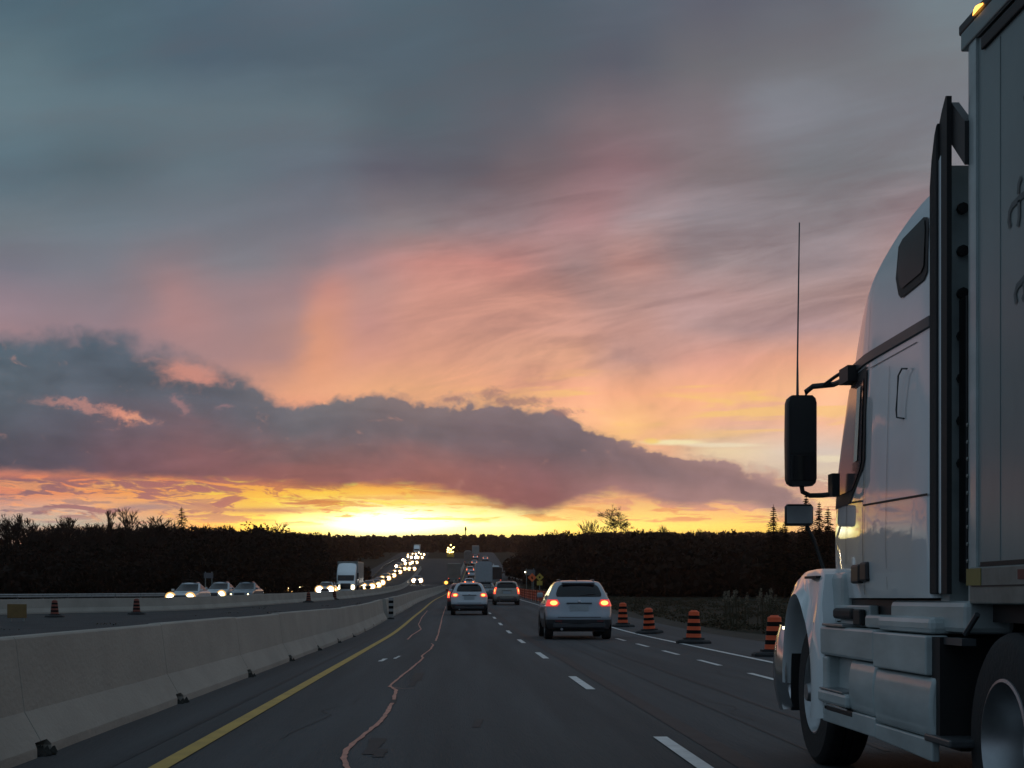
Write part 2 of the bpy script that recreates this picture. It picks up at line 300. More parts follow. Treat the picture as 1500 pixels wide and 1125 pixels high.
# ------------------------------------------------------------------ mesh helpers
class MB:
    def __init__(s): s.v = []; s.f = []; s.m = []; s.mats = []
    def mi(s, k):
        if k not in s.mats: s.mats.append(k)
        return s.mats.index(k)
    def add(s, vs, fs, k=None):
        o = len(s.v); s.v += [tuple(v) for v in vs]; s.f += [tuple(i+o for i in f) for f in fs]
        s.m += [s.mi(k) if k else 0]*len(fs); return s
    def box(s, a, b, k=None):
        (x0,y0,z0),(x1,y1,z1) = a, b
        vs = [(x0,y0,z0),(x1,y0,z0),(x1,y1,z0),(x0,y1,z0),(x0,y0,z1),(x1,y0,z1),(x1,y1,z1),(x0,y1,z1)]
        return s.add(vs, [(0,3,2,1),(4,5,6,7),(0,1,5,4),(1,2,6,5),(2,3,7,6),(3,0,4,7)], k)
    def tube(s, pts, r, n=8, k=None, caps=True):
        pts = [Vector(p) for p in pts]; rs = r if isinstance(r, (list, tuple)) else [r]*len(pts)
        vs = []; fs = []
        for i, p in enumerate(pts):
            d = (pts[min(i+1, len(pts)-1)]-pts[max(i-1, 0)]); d = d.normalized() if d.length > 1e-9 else Vector((0,0,1))
            up = Vector((0,0,1)) if abs(d.z) < .95 else Vector((1,0,0))
            a = d.cross(up).normalized(); b = a.cross(d)
            for j in range(n):
                t = 2*PI*j/n; vs.append(p+(a*math.cos(t)+b*math.sin(t))*rs[i])
        for i in range(len(pts)-1):
            for j in range(n):
                fs.append((i*n+j, i*n+(j+1)%n, (i+1)*n+(j+1)%n, (i+1)*n+j))
        if caps: fs.append(tuple(range(n-1,-1,-1))); fs.append(tuple((len(pts)-1)*n+j for j in range(n)))
        return s.add(vs, fs, k)
    def lathe(s, prof, axis='x', c=(0,0,0), n=32, k=None, ks=None):
        # prof: list of (radius, offset along axis)
        vs = []; fs = []
        for (r, o) in prof:
            for j in range(n):
                t = 2*PI*j/n; a, b = r*math.cos(t), r*math.sin(t)
                vs.append({'x': (c[0]+o, c[1]+a, c[2]+b), 'y': (c[0]+a, c[1]+o, c[2]+b), 'z': (c[0]+a, c[1]+b, c[2]+o)}[axis])
        off = len(s.v); s.v += vs
        for i in range(len(prof)-1):
            kk = s.mi(ks[i]) if ks else (s.mi(k) if k else 0)
            for j in range(n):
                s.f.append(tuple(off+q for q in (i*n+j, i*n+(j+1)%n, (i+1)*n+(j+1)%n, (i+1)*n+j))); s.m.append(kk)
        return s
    def grid(s, rows, k=None, closed=False):
        n = len(rows[0]); vs = [p for r in rows for p in r]; fs = []
        for i in range(len(rows)-1):
            for j in range(n if closed else n-1):
                fs.append((i*n+j, i*n+(j+1)%n, (i+1)*n+(j+1)%n, (i+1)*n+j))
        return s.add(vs, fs, k)
    def prism_x(s, poly, x0, x1, k=None):   # poly in (y,z)
        n = len(poly); vs = [(x0,a,b) for a,b in poly]+[(x1,a,b) for a,b in poly]
        fs = [tuple(range(n)), tuple(range(2*n-1, n-1, -1))]+[(j, j+n, (j+1)%n+n, (j+1)%n) for j in range(n)]
        return s.add(vs, fs, k)
    def build(s, name, m=None, parent=None, smooth=None, bevel=0, recalc=True):
        me = bpy.data.meshes.new(name); me.from_pydata(s.v, [], s.f)
        keys = s.mats if s.mats else [m]
        for k in keys: me.materials.append(MM(k))
        if s.mats: me.polygons.foreach_set('material_index', s.m)
        if recalc:
            bm = bmesh.new(); bm.from_mesh(me); bmesh.ops.recalc_face_normals(bm, faces=bm.faces); bm.to_mesh(me); bm.free()
        me.update()
        if smooth:
            me.shade_smooth()
            me.set_sharp_from_angle(angle=math.radians(smooth))
        o = bpy.data.objects.new(name, me); COL.objects.link(o)
        if parent: o.parent = parent
        if bevel:
            b = o.modifiers.new('bevel', 'BEVEL'); b.width = bevel; b.segments = 2; b.limit_method = 'ANGLE'; b.angle_limit = math.radians(40)
        return o
def tag(o, label=None, cat=None, group=None, kind=None):
    if label: o['label'] = label
    if cat: o['category'] = cat
    if group: o['group'] = group
    if kind: o['kind'] = kind
    return o
def empty(name, loc=(0,0,0), rz=0., rx=0.):
    o = bpy.data.objects.new(name, None); o.location = loc; o.rotation_euler = (rx,0,rz); o.empty_display_size = .3; COL.objects.link(o); return o
def dup(src, parent=None):
    c = src.copy(); COL.objects.link(c); c.parent = parent
    for ch in src.children: dup(ch, c)
    return c

# ------------------------------------------------------------------ the lie of the land
EP = [(-80,0),(0,0),(45,.02),(78,.33),(96,.52),(110,.70),(157,1.2),(200,1.75),(253,2.6),(315,4.5),(395,8.0),(500,12.9),(600,17.4),(700,21.8),(760,23.8),(860,26),(1000,32.5),(1250,44),(1500,55),(1900,66),(2600,70)]
ex = np.array([p[0] for p in EP], float); ez = np.array([p[1] for p in EP], float)
def pchip(xs, ys):
    h = np.diff(xs); d = np.diff(ys)/h; m = np.zeros(len(xs)); m[0] = d[0]; m[-1] = d[-1]
    for i in range(1, len(xs)-1):
        m[i] = 0 if d[i-1]*d[i] <= 0 else (h[i-1]+h[i])*3/((2*h[i]+h[i-1])/d[i-1]+(h[i]+2*h[i-1])/d[i])
    def f(x):
        x = np.clip(x, xs[0], xs[-1]-1e-6); i = np.clip(np.searchsorted(xs, x, side='right')-1, 0, len(xs)-2)
        t = (x-xs[i])/h[i]
        return ys[i]*(1+2*t)*(1-t)**2+m[i]*h[i]*t*(1-t)**2+ys[i+1]*t*t*(3-2*t)+m[i+1]*h[i]*t*t*(t-1)
    return f
elev_ = pchip(ex, ez)
def elev(y): return float(elev_(np.array(float(y))))
CP = [(-80,0),(130,0),(200,.7),(253,1.5),(300,2.6),(400,4.2),(600,7),(800,9)]     # where our road bends right
cxf = pchip(np.array([p[0] for p in CP], float), np.array([p[1] for p in CP], float))
def cx(y): return float(cxf(np.array(float(y))))
def land(x, y):
    e = elev(y)
    bump = .35*math.sin(x*.07+y*.03)+.3*math.sin(x*.031-y*.05+1)
    k = min(1, max(0, (abs(x)-34)/40))
    ridge = 0
    if y > 900: ridge = 3.5*math.sin(x*.006+.6)+2.0*math.sin(x*.017+2)
    side = 0
    if x > 10: side = -.25*min(1, (x-10)/12)*(1 if y < 180 else max(0, 1-(y-180)/80))
    return e+bump*k+ridge*min(1, (y-900)/300 if y > 900 else 0)+side

g = MB()
xs = sorted(set([-1600,-1100,-700,-450,-300,-220,-160,-120,-90,-70,-55,-45,-38,-32,-28,-24,-20,-16,-12,-8,-5,-2,2,5,8,9.5,11,13,16,20,26,34,45,60,80,110,150,200,280,400,600,900,1300,1700]))
ys = list(range(-80,60,10))+list(range(60,260,8))+list(range(260,800,20))+list(range(800,1600,50))+list(range(1600,2601,200))
rows_ = []
for y in ys:
    rows_.append([(x, y, land(x, y)-(.10 if abs(x) < 40 else .10)) for x in xs])
g.grid(rows_)
tag(g.build('ground', 'grass', recalc=False), kind='structure')

def strip(name, xa, xb, y0, y1, lift, m, step=None, follow=True, kind='structure'):
    b = MB(); rr = []; y = y0
    while True:
        st = step or (4 if y < 150 else 8)
        rr.append([(xa(y)+(cx(y) if follow else 0), y, elev(y)+lift), (xb(y)+(cx(y) if follow else 0), y, elev(y)+lift)])
        if y >= y1: break
        y = min(y+st, y1)
    b.grid(rr); o = b.build(name, m, recalc=False); 
    if kind: o['kind'] = kind
    return o
K = lambda v: (lambda y: v)
strip('road', K(-3.75), K(8.3), -30, 790, 0, 'asphalt')
strip('gravel_shoulder', K(8.3), lambda y: 9.7+.25*math.sin(y*.3), -30, 420, -.02, 'gravel', 2)
# the opposite carriageway swings away to the left as it comes nearer
OPP = [(60,-30.5),(72,-26.8),(84,-21.3),(88,-18.2),(93,-16.3),(105,-14.6),(122,-12.9),(138,-11.8),(170,-10.5),(200,-9.9),(280,-9.4),(350,-9.6),(450,-10),(600,-11.5),(790,-14)]
oxf = pchip(np.array([p[0] for p in OPP], float), np.array([p[1] for p in OPP], float))
def ox(y): return float(oxf(np.array(float(y))))
strip('opposite_road', lambda y: ox(y)-13.5-(5 if y < 200 else 5*max(0, 1-(y-200)/100)), lambda y: ox(y)-.2, 62, 800, .0, 'asphalt_old', 4, follow=False)

strip('median', lambda y: ox(y)-.3, lambda y: -3.6+cx(y), 60, 560, -.02, 'asphalt_old', 4, follow=False)
strip('median', lambda y: -32, lambda y: -3.6, -30, 60, -.02, 'asphalt_old', 6, follow=False)
# ------------------------------------------------------------------ road markings
def line(name, xa, xb, y0, y1, m, label=None, lift=.008, step=2.0): return strip(name, xa, xb, y0, y1, lift, m, step)
line('yellow_line', K(-2.17), K(-2.03), -20, 520, 'yellow_paint')
line('edge_line', K(5.74), K(5.86), -20, 480, 'white_paint')
def dashes(name, xc, w, y0, per, ln, n, m='white_paint'):
    b = MB()
    for i in range(n):
        a = y0+i*per
        if a > 480: break
        r = []
        for t in np.linspace(a, a+ln, 3): r.append([(xc-w/2+cx(t), t, elev(t)+.008), (xc+w/2+cx(t), t, elev(t)+.008)])
        b.grid(r)
    return tag(b.build(name, m, recalc=False), kind='structure')
dashes('lane_line', 1.74, .12, 9.9, 10.1, 3.3, 46)
dashes('lane_line', 1.74, .12, -20.4, 10.1, 3.3, 3)
dashes('merge_line', 4.62, .10, 21.9, 5.1, 2.4, 12)
# dark joints and worn tracks
line('road_joint', K(1.98), K(2.17), -20, 160, 'seam', lift=.004)
line('road_joint', K(2.74), K(2.765), -10, 60, 'seam', lift=.004)
line('road_joint', lambda y: 3.35+.02*math.sin(y), lambda y: 3.40+.02*math.sin(y), 12, 90, 'seam', lift=.004)
line('road_joint', K(-2.50), K(-2.44), -10, 120, 'seam', lift=.004)
def gp(px, py, lift=.008):        # a point on the level carriageway near the camera
    z = F*1.2/(py-876); return ((px-670)*z/F, z)
def squiggle(name, pts, w, m, lift=.008):
    b = MB(); P = [gp(*p) for p in pts]; Q = []
    for i in range(len(P)-1):
        n = 6
        for j in range(n): t = j/n; Q.append((P[i][0]*(1-t)+P[i+1][0]*t+random.uniform(-.008,.008), P[i][1]*(1-t)+P[i+1][1]*t))
    Q.append(P[-1]); rr = []
    for i, q in enumerate(Q):
        a = Q[max(i-1,0)]; c = Q[min(i+1,len(Q)-1)]; d = Vector((c[0]-a[0], c[1]-a[1])).normalized(); n = Vector((d.y, -d.x))
        ww = w*random.uniform(.7,1.15)/2*(1.0 if abs(n.x) > .4 else 2.0)
        rr.append([(q[0]-n.x*ww, q[1]-n.y*ww, elev(q[1])+lift), (q[0]+n.x*ww, q[1]+n.y*ww, elev(q[1])+lift)])
    b.grid(rr); return tag(b.build(name, m, recalc=False), kind='structure')
squiggle('painted_crack', [(512,1135),(504,1112),(509,1098),(532,1078),(558,1058),(568,1043),(575,1031)], .046, 'survey_paint')
squiggle('painted_crack', [(576,1026),(581,1012),(571,1006)], .046, 'survey_paint')
squiggle('painted_crack', [(571,1006),(585,994),(600,982),(612,972),(620,965),(618,962),(630,953),(635,946),(632,944)], .042, 'survey_paint')
squiggle('painted_crack', [(638,940),(641,933),(644,924),(648,912),(653,902)], .05, 'survey_paint')
squiggle('painted_crack', [(597,938),(603,932),(617,925),(613,920),(618,913),(626,906)], .05, 'survey_paint')
squiggle('painted_crack', [(567,1007),(590,1010),(607,1009)], .02, 'survey_paint')
squiggle('paint_mark', [(557,970),(565,966)], .09, 'white_paint'); squiggle('paint_mark', [(578,966),(586,962)], .06, 'white_paint')
squiggle('road_joint', [(575,1031),(578,1022)], .09, 'seam', .006)
for (px, py, w) in ((612,992,.16),(606,1000,.10),(552,1088,.14),(545,1100,.12),(556,1104,.1),(700,1060,.08)):
    squiggle('tar_spot', [(px-3,py+6),(px,py),(px+3,py-6)], w, 'seam', .005)

rq = random.Random(5)
for (x0, y0, n, m_, w_) in ((-1.5,13,9,'seam',.010),(2.9,15,8,'seam',.012),(4.2,22,7,'seam',.014)):
    x, y = x0, y0; pts = []
    for k in range(n): pts.append((670+F*x/y, 876+F*1.2/y)); x += rq.uniform(-.16,.16); y += rq.uniform(.2,1.0)
    squiggle('hairline_crack', pts, w_, m_, .005)
# ------------------------------------------------------------------ median barriers
JP = [(.30,0),(.30,.06),(.298,.075),(.150,.33),(.08,.885),(.065,.90),(-.065,.90),(-.08,.885),(-.150,.33),(-.298,.075),(-.30,.06),(-.30,0)]
def barrier(name, xf, y0, y1, label, slots=True, h=1.0, m='concrete', first=11.7, per=5.8, base=0., drop=0.):
    b = MB(); ys_ = set(np.arange(y0, y1, 1.5 if y1-y0 < 120 else 3).tolist()+[y1]); sl = []
    if slots:
        y = first
        while y > y0+1: y -= per
        while y < y1:
            if y > y0+.5 and y < 130:
                a = .17; sl.append(y); ys_ |= {y-a-.04, y-a, y+a, y+a+.04, y-.015, y-.010, y+.010, y+.015}
            y += per
    rr = []
    for y in sorted(ys_):
        ins = any(abs(y-s) <= .175 for s in sl)
        jit = .006*math.sin(y*1.7)+.004*math.sin(y*4.1)
        seg = int((y-first)/per); jh = .010*math.sin(seg*2.3)
        r = []
        for (px_, pz_) in JP:
            X_, Z_ = px_, pz_*h
            if ins and pz_ < .07: X_ = math.copysign(.16, px_); Z_ = .0 if pz_ == 0 else .07*h
            elif ins and pz_ < .08: X_ = math.copysign(.275, px_); Z_ = .11*h
            if any(abs(y-s) < .0105 for s in sl): X_ *= .97; Z_ *= .99
            r.append((xf(y)+X_+jit, y, elev(y)+base+Z_+(jh if pz_ > .5 else 0)-(.02 if pz_ == 0 else 0)))
        rr.append(r)
    b.grid(rr, closed=True); n = len(JP); L = len(rr)
    b.f.append(tuple(range(n))); b.f.append(tuple((L-1)*n+j for j in range(n-1,-1,-1))); b.m += [0,0]
    o = b.build(name, m, smooth=12); 
    return tag(o, label, 'barrier'), sl
nb, sl = barrier('concrete_barrier', lambda y: -3.45+cx(y), -8, 69, 'near concrete median barrier, from the bottom left corner up to the striped marker')
g = MB()
for s in [q for q in sl]:       # grit and weeds packed into every drain opening
    g = MB()
    for k in range(18):
        a = random.gauss(0,.07); r = random.uniform(.03,.05); x = -3.16+random.uniform(-.05,.07); z = random.uniform(-.02,.015)
        g.add([(x-r,s+a-r*1.6,z),(x+r,s+a-r,z),(x,s+a+r*1.6,z),(x,s+a,z+r*1.5)], [(0,1,3),(1,2,3),(2,0,3)])
    g.build('drain_grit', 'grit', nb, recalc=False)

b2, _ = barrier('concrete_barrier', lambda y: -3.40+cx(y), 71, 253, 'far concrete median barrier running from the striped marker to the orange warning light', first=72.5)
b3, _ = barrier('concrete_barrier', lambda y: ox(y)-.15, 66, 420, 'pale concrete barrier across the dark median in front of the oncoming cars', slots=False, h=.86)
b3['group'] = ''; del b3['group']
b4, _ = barrier('concrete_barrier', lambda y: -3.1+cx(y), 290, 560, 'distant concrete barrier climbing the hill left of our lanes', slots=False, h=.9)
def marker():
    o = empty('striped_marker', (-3.02+cx(70), 69.9, elev(70)), 0)
    tag(o, 'narrow black and white striped marker post on the joint of the median barrier', 'marker')
    b = MB(); b.tube([(0,0,0),(0,0,.95)], .03, 8); b.build('post', 'steel_rail', o)
    b = MB()
    for i in range(7):
        b.box((-.11,-.05,.10+.125*i), (.11,-.03,.10+.125*(i+1)), 'steel_rail' if i % 2 == 0 else 'black_stripe')
    b.build('panel', None, o)
    b = MB(); b.lathe([(0,0),(.16,0),(.15,.05),(.04,.08),(0,.08)], 'z', n=14); b.build('base', 'rubber', o)
marker()
o = empty('barrier_end', (-3.3+cx(251), 250.5, elev(250)+.92))
tag(o, 'small orange warning unit glowing on top of the end of the far median barrier', 'warning light')
b = MB(); b.box((-.55,-.7,0),(.5,.5,.45)); b.build('housing', 'attenuator', o, bevel=.08)
b = MB(); b.lathe([(0,-.74),(.26,-.74),(.26,-.70),(0,-.70)], 'y', (0,0,.24), 16); b.build('lamp', 'amber', o)

# ------------------------------------------------------------------ slice-built shells (cars, cab)
class Shell:
    def __init__(s, hs, yr, yf, hw, r=.3, rf=None, bow_r=.05, bow_f=.15, cxx=0.):
        s.h = np.array(hs, float)
        s.a = [pchip(s.h, np.array(q, float)) for q in (yr, yf, hw)]
        s.r = r; s.rf = rf or r; s.br = bow_r; s.bf = bow_f; s.cx = cxx
    def q(s, h):
        h = np.array(float(min(max(h, s.h[0]), s.h[-1])))
        return [float(f(h)) for f in s.a]
    def rear(s, h, x):            # y of the rear face at lateral x
        yr, yf, w = s.q(h); r = min(s.r, w*.9); ax = min(abs(x), w*.9999)
        y = yr+s.br*(ax/w)**2
        if ax > w-r: y += r-math.sqrt(max(0, r*r-(ax-(w-r))**2))
        return y
    def front(s, h, x):
        yr, yf, w = s.q(h); r = min(s.rf, w*.9); ax = min(abs(x), w*.9999)
        y = yf-s.bf*(ax/w)**2
        if ax > w-r: y -= r-math.sqrt(max(0, r*r-(ax-(w-r))**2))
        return y
    def ring(s, h):
        yr, yf, w = s.q(h); xs_ = []
        for rr in (s.r,):
            r = min(rr, w*.9); lin_ = np.linspace(-(w-r), (w-r), 7)
            cor = [w-r+r*math.sin(t) for t in np.linspace(0, PI/2, 6)[1:]]
            xs_ = [-c for c in cor[::-1]]+list(lin_)+cor
        rear = [(x+s.cx, s.rear(h, x), h) for x in xs_]
        ya = s.rear(h, w); yb = s.front(h, w)
        right = [(w+s.cx, ya+(yb-ya)*t, h) for t in np.linspace(0, 1, 9)[1:-1]]
        front = [(x+s.cx, s.front(h, x), h) for x in xs_[::-1]]
        left = [(-w+s.cx, yb+(ya-yb)*t, h) for t in np.linspace(0, 1, 9)[1:-1]]
        return rear+right+front+left
    def body(s, n=34, k=None, h0=None, h1=None, extra=()):
        h0 = s.h[0] if h0 is None else h0; h1 = s.h[-1] if h1 is None else h1
        hh = sorted(set(np.round(np.linspace(h0, h1, n), 4).tolist()+[round(x, 4) for x in s.h if h0 < x < h1]+list(extra)))
        b = MB(); rows = [s.ring(h) for h in hh]; b.grid(rows, k, closed=True); m = len(rows[0])
        b.f.append(tuple(range(m-1,-1,-1))); b.f.append(tuple((len(rows)-1)*m+j for j in range(m))); b.m += [0,0]
        return b
    def rear_patch(s, fn, h0, h1, eps=.012, nh=10, nx=14, b=None, k=None, face='rear'):
        b = b or MB(); rows = []
        for h in np.linspace(h0, h1, nh):
            xa, xb = fn(h); r = []
            for x in np.linspace(xa, xb, nx):
                y = s.rear(h, x)-eps if face == 'rear' else s.front(h, x)+eps
                r.append((x+s.cx, y, h))
            rows.append(r)
        return b.grid(rows, k)
    def side_patch(s, fn, h0, h1, side=-1, eps=.010, nh=8, ny=6, b=None, k=None):
        b = b or MB(); rows = []
        for h in np.linspace(h0, h1, nh):
            yr, yf, w = s.q(h); ya, yb = fn(h)
            rows.append([(side*(w+eps)+s.cx, y, h) for y in np.linspace(ya, yb, ny)])
        return b.grid(rows, k)

def wheel(parent, x, y, r=.34, w=.22, side=-1, rim='alloy'):
    b = MB(); o_ = side*w/2
    b.lathe([(r*.62,-w/2),(r*.93,-w/2),(r,-w*.36),(r,w*.36),(r*.93,w/2),(r*.62,w/2)], 'x', (x,y,r), 26)
    t = b.build('wheel', 'rubber', parent, smooth=35)
    b = MB(); s_ = side
    b.lathe([(0,s_*w*.30),(r*.14,s_*w*.34),(r*.2,s_*w*.22),(r*.5,s_*w*.24),(r*.6,s_*w*.44),(r*.66,s_*w*.46),(r*.66,-s_*w*.45)], 'x', (x,y,r), 22)
    b.build('rim', rim, t, smooth=35)
    return t

def car(name, label, cat, paint, style='suv', group=None, lights='tail', L=4.6, Wd=.93, H=1.66, head='head', head_r=.13, brake=1., detail=True, clad=True):
    root = empty(name); tag(root, label, cat, group)
    if style == 'suv':
        hs = [.30,.45,.62,.80,.95,1.04,1.20,1.40,1.54,1.61,1.66]
        yr = [.14,.03,.00,.05,.08,.10,.19,.33,.46,.58,.95]
        yf = [4.45,4.62,4.68,4.62,4.35,3.55,3.15,2.65,2.3,2.05,1.75]
        hw = [.85,.90,.92,.93,.925,.90,.83,.74,.67,.61,.46]
    elif style == 'boxy':
        hs = [.30,.45,.62,.80,.95,1.05,1.20,1.40,1.56,1.64,1.70]
        yr = [.12,.02,.00,.03,.04,.05,.08,.14,.22,.30,.60]
        yf = [4.45,4.6,4.66,4.6,4.4,3.6,3.2,2.75,2.4,2.2,1.9]
        hw = [.86,.91,.92,.93,.92,.90,.85,.79,.73,.68,.52]
    else:
        hs = [.26,.40,.55,.70,.84,.92,1.02,1.18,1.32,1.40,1.44]
        yr = [.16,.03,.00,.03,.10,.35,.75,1.15,1.50,1.75,2.05]
        yf = [4.5,4.64,4.70,4.62,4.2,3.55,3.25,2.9,2.65,2.5,2.35]
        hw = [.84,.88,.90,.91,.90,.87,.80,.72,.64,.58,.46]
    hs = np.array(hs)*H/hs[-1]; yr = np.array(yr)*L/4.68; yf = np.array(yf)*L/4.68; hw = np.array(hw)*Wd/.93
    S = Shell(hs, yr, yf, hw, r=.26, bow_r=.10, bow_f=.34); k = H/1.66 if style != 'sedan' else H/1.44
    S.body().build('body', paint, root, smooth=40)
    belt, rt = (1.17*k, 1.56*k) if style != 'sedan' else (.94*k, 1.34*k)
    if clad:
        lowh = .56*k if style != 'sedan' else .36*k
        b = MB(); rows = []
        for h in np.linspace(hs[0]-.0, lowh, 5):
            rows.append([(x*1.008, (y-.012 if y < L/2 else y+.012), z) for (x, y, z) in S.ring(h)])
        b.grid(rows, closed=True); b.build('lower_cladding', 'cladding', root, smooth=40)
    b = MB(); b.box((-.72*Wd/.93, .35, hs[0]-.08), (.72*Wd/.93, L-.5, hs[0]+.03)); b.build('underbody', 'seal', root)
    # glass
    def rearw(h):
        t = (h-belt)/(rt-belt); w = S.q(h)[2]; e = w*(.80 if style != 'boxy' else .86); 
        return (-e+.10*abs(2*t-1)**4, e-.10*abs(2*t-1)**4)
    S.rear_patch(rearw, belt+.03, rt-.02).build('rear_window', 'glass', root, smooth=60)
    def frontw(h): w = S.q(h)[2]; return (-w*.90, w*.90)
    S.rear_patch(frontw, belt+.02, rt, face='front').build('windshield', 'glass', root, smooth=60)
    for sd in (-1, 1):
        def fw(h): yr_, yf_, w = S.q(h); return (yr_+.42, yf_-.62)
        S.side_patch(fw, belt+.03, rt-.03, sd).build('side_window', 'glass', root, smooth=60)
    # wheels with dark arches
    R = .36 if style != 'sedan' else .33
    for yy in (.80*L/4.68, 3.72*L/4.68):
        for sd in (-1, 1):
            xw = sd*(Wd-.115); wheel(root, xw, yy, R, .24, sd)
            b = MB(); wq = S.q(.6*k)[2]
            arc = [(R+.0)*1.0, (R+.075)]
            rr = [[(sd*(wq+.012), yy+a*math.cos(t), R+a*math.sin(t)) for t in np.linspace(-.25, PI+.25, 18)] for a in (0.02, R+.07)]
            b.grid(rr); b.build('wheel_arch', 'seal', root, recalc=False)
    for sd in (-1, 1):
        b = MB(); ym = yf[6]-.35
        b.box((sd*(Wd+.02)-.09, ym-.06, belt+.0), (sd*(Wd+.02)+.09, ym+.06, belt+.15)); b.build('side_mirror', paint, root, bevel=.03)
    # lamps
    if lights == 'tail' or lights == 'both':
        for sd in (-1, 1):
            z0, z1 = (.93*k, 1.12*k) if style == 'suv' else ((.78*k, 1.24*k) if style == 'boxy' else (.68*k, .82*k))
            def tl(h, sd=sd):
                w = S.q(h)[2]; t = (h-z0)/(z1-z0)
                inner = w*(.60+.16*abs(t-.4)) if style == 'suv' else w*.84
                return (sd*inner, sd*w*.995) if sd > 0 else (-w*.995, -inner)
            tlamp = S.rear_patch(tl, z0, z1, eps=.02).build('tail_light', 'tail_red' if style == 'suv' else 'tail_soft', root, smooth=60, recalc=False)
            b = MB(); xc = sd*(.76*Wd if style == 'suv' else .9*Wd); zc = (z0+z1)/2; yy = S.rear(zc, xc)-.05
            rx, rz_ = (.105, .065) if style == 'suv' else (.035, .13)
            ring = [(xc+rx*math.cos(t), yy, zc+rz_*math.sin(t)) for t in np.linspace(0, 2*PI, 17)[:-1]]
            b.add(ring+[(p[0], p[1]+.03, p[2]) for p in ring], [tuple(range(16))]+[(j,(j+1)%16,(j+1)%16+16,j+16) for j in range(16)])
            b.build('brake_bulb', 'tail_core', tlamp)
    if detail:
        b = MB(); zp = .88*k; y = S.rear(zp, 0)
        b.box((-.26, y-.025, zp-.08), (.26, y+.02, zp+.09)); b.build('licence_plate', 'plate', root)
        b = MB(); y = S.rear(zp+.14*k, 0); b.box((-.36, y-.035, zp+.12*k), (.36, y+.02, zp+.155*k)); b.build('plate_trim', 'trim_dark', root, bevel=.008)
        zt, zb_ = belt-.03, .62*k; ww_ = S.q(zt)[2]
        b = MB()
        for sd in (-1, 1):
            S.rear_patch(lambda h, sd=sd: (sd*ww_*.70-.008, sd*ww_*.70+.008), zb_, .93*k, eps=.014, nx=2, b=b)
        b1 = S.rear_patch(lambda h: (-ww_*.70, ww_*.70), zb_, zb_+.016, eps=.014, nh=2)
        b1.build('tailgate_seam', 'seal', root, recalc=False)
        yv = S.rear(belt+.07, 0)-.03
        b = MB(); b.tube([(.02,yv,belt+.05),(.24,yv+.02,belt+.09),(.46,yv+.06,belt+.10)], .009, 5); b.build('rear_wiper', 'black_plastic', root)
        yv = S.rear(1.06*k, 0)-.016
        b = MB(); b.lathe([(0,-.0),(.045,-.0),(.04,-.012),(0,-.014)], 'y', (0,yv+.006,1.06*k), 12); b.build('badge', 'chrome', root)
        for xx in (-.62,.62):
            b = MB(); b.box((xx*Wd-.09, S.rear(.5*k, xx*Wd)-.045, .50*k), (xx*Wd+.09, S.rear(.5*k, xx*Wd)+.02, .54*k)); b.build('rear_reflector', 'tape_red', root)
        b = MB(); y = S.rear(rt+.02, 0); b.box((-.5*Wd, y-.12, rt+.01), (.5*Wd, y+.25, rt+.045)); b.build('roof_spoiler', paint, root, bevel=.015)
        b = MB(); b.tube([(0,1.1,H-.02),(0,.98,H+.10)], [.02,.008], 6); b.build('roof_antenna', 'black_plastic', root)
        for sd in (-1, 1):
            b = MB(); xr = sd*.52*Wd; b.tube([(xr,.95,H-.06),(xr,1.05,H+.02),(xr,2.1,H+.025),(xr,2.35,H-.10)], .018, 6); b.build('roof_rail', 'trim_dark', root)
        b = MB(); b.box((-.78*Wd, S.rear(.40*k, 0)-.03, .33*k), (.78*Wd, S.rear(.40*k, 0)+.2, .47*k)); b.build('rear_bumper', 'cladding', root, bevel=.03)
        b = MB(); b.tube([(-.5,.12,.30),(-.5,-.02,.30)], .035, 8); b.build('exhaust', 'alloy', root)
    if lights in ('head', 'both'):
        for sd in (-1, 1):
            zc = .70*k if style != 'sedan' else .64*k; xc = sd*.70*Wd
            y = S.front(zc, xc)+.03
            b = MB(); ring = [(xc+head_r*math.cos(t)*1.1, y+.02, zc+head_r*math.sin(t)) for t in np.linspace(0, 2*PI, 17)[:-1]]
            b.add(ring+[(p[0], p[1]-.12, p[2]) for p in ring], [tuple(range(16))]+[(j,(j+1)%16,(j+1)%16+16,j+16) for j in range(16)])
            hl = b.build('headlight', head, root)
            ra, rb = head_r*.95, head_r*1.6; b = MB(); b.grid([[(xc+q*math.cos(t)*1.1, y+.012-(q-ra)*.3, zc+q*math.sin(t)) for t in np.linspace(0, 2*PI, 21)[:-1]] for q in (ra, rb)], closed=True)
            if head_r > .1: b.build('halo_ring', 'lamp_glow', hl, recalc=False)  # added glowing ring that imitates the lens halo round a headlight
        b = MB(); 
        S.rear_patch(lambda h: (-.42*Wd, .42*Wd), .50*k, .74*k, eps=.015, face='front', b=b); b.build('grille', 'black_plastic', root)
    return root
def place(o, x, y, rz=0., lift=0.):
    s = (elev(y+1)-elev(y-1))/2
    o.location = (x, y, elev(y)+lift)
    o.rotation_mode = 'XYZ'; o.rotation_euler = (math.atan(s)*math.cos(rz), 0, rz)
def oncoming(o, x, y, yaw=0.): place(o, x, y, PI+yaw)

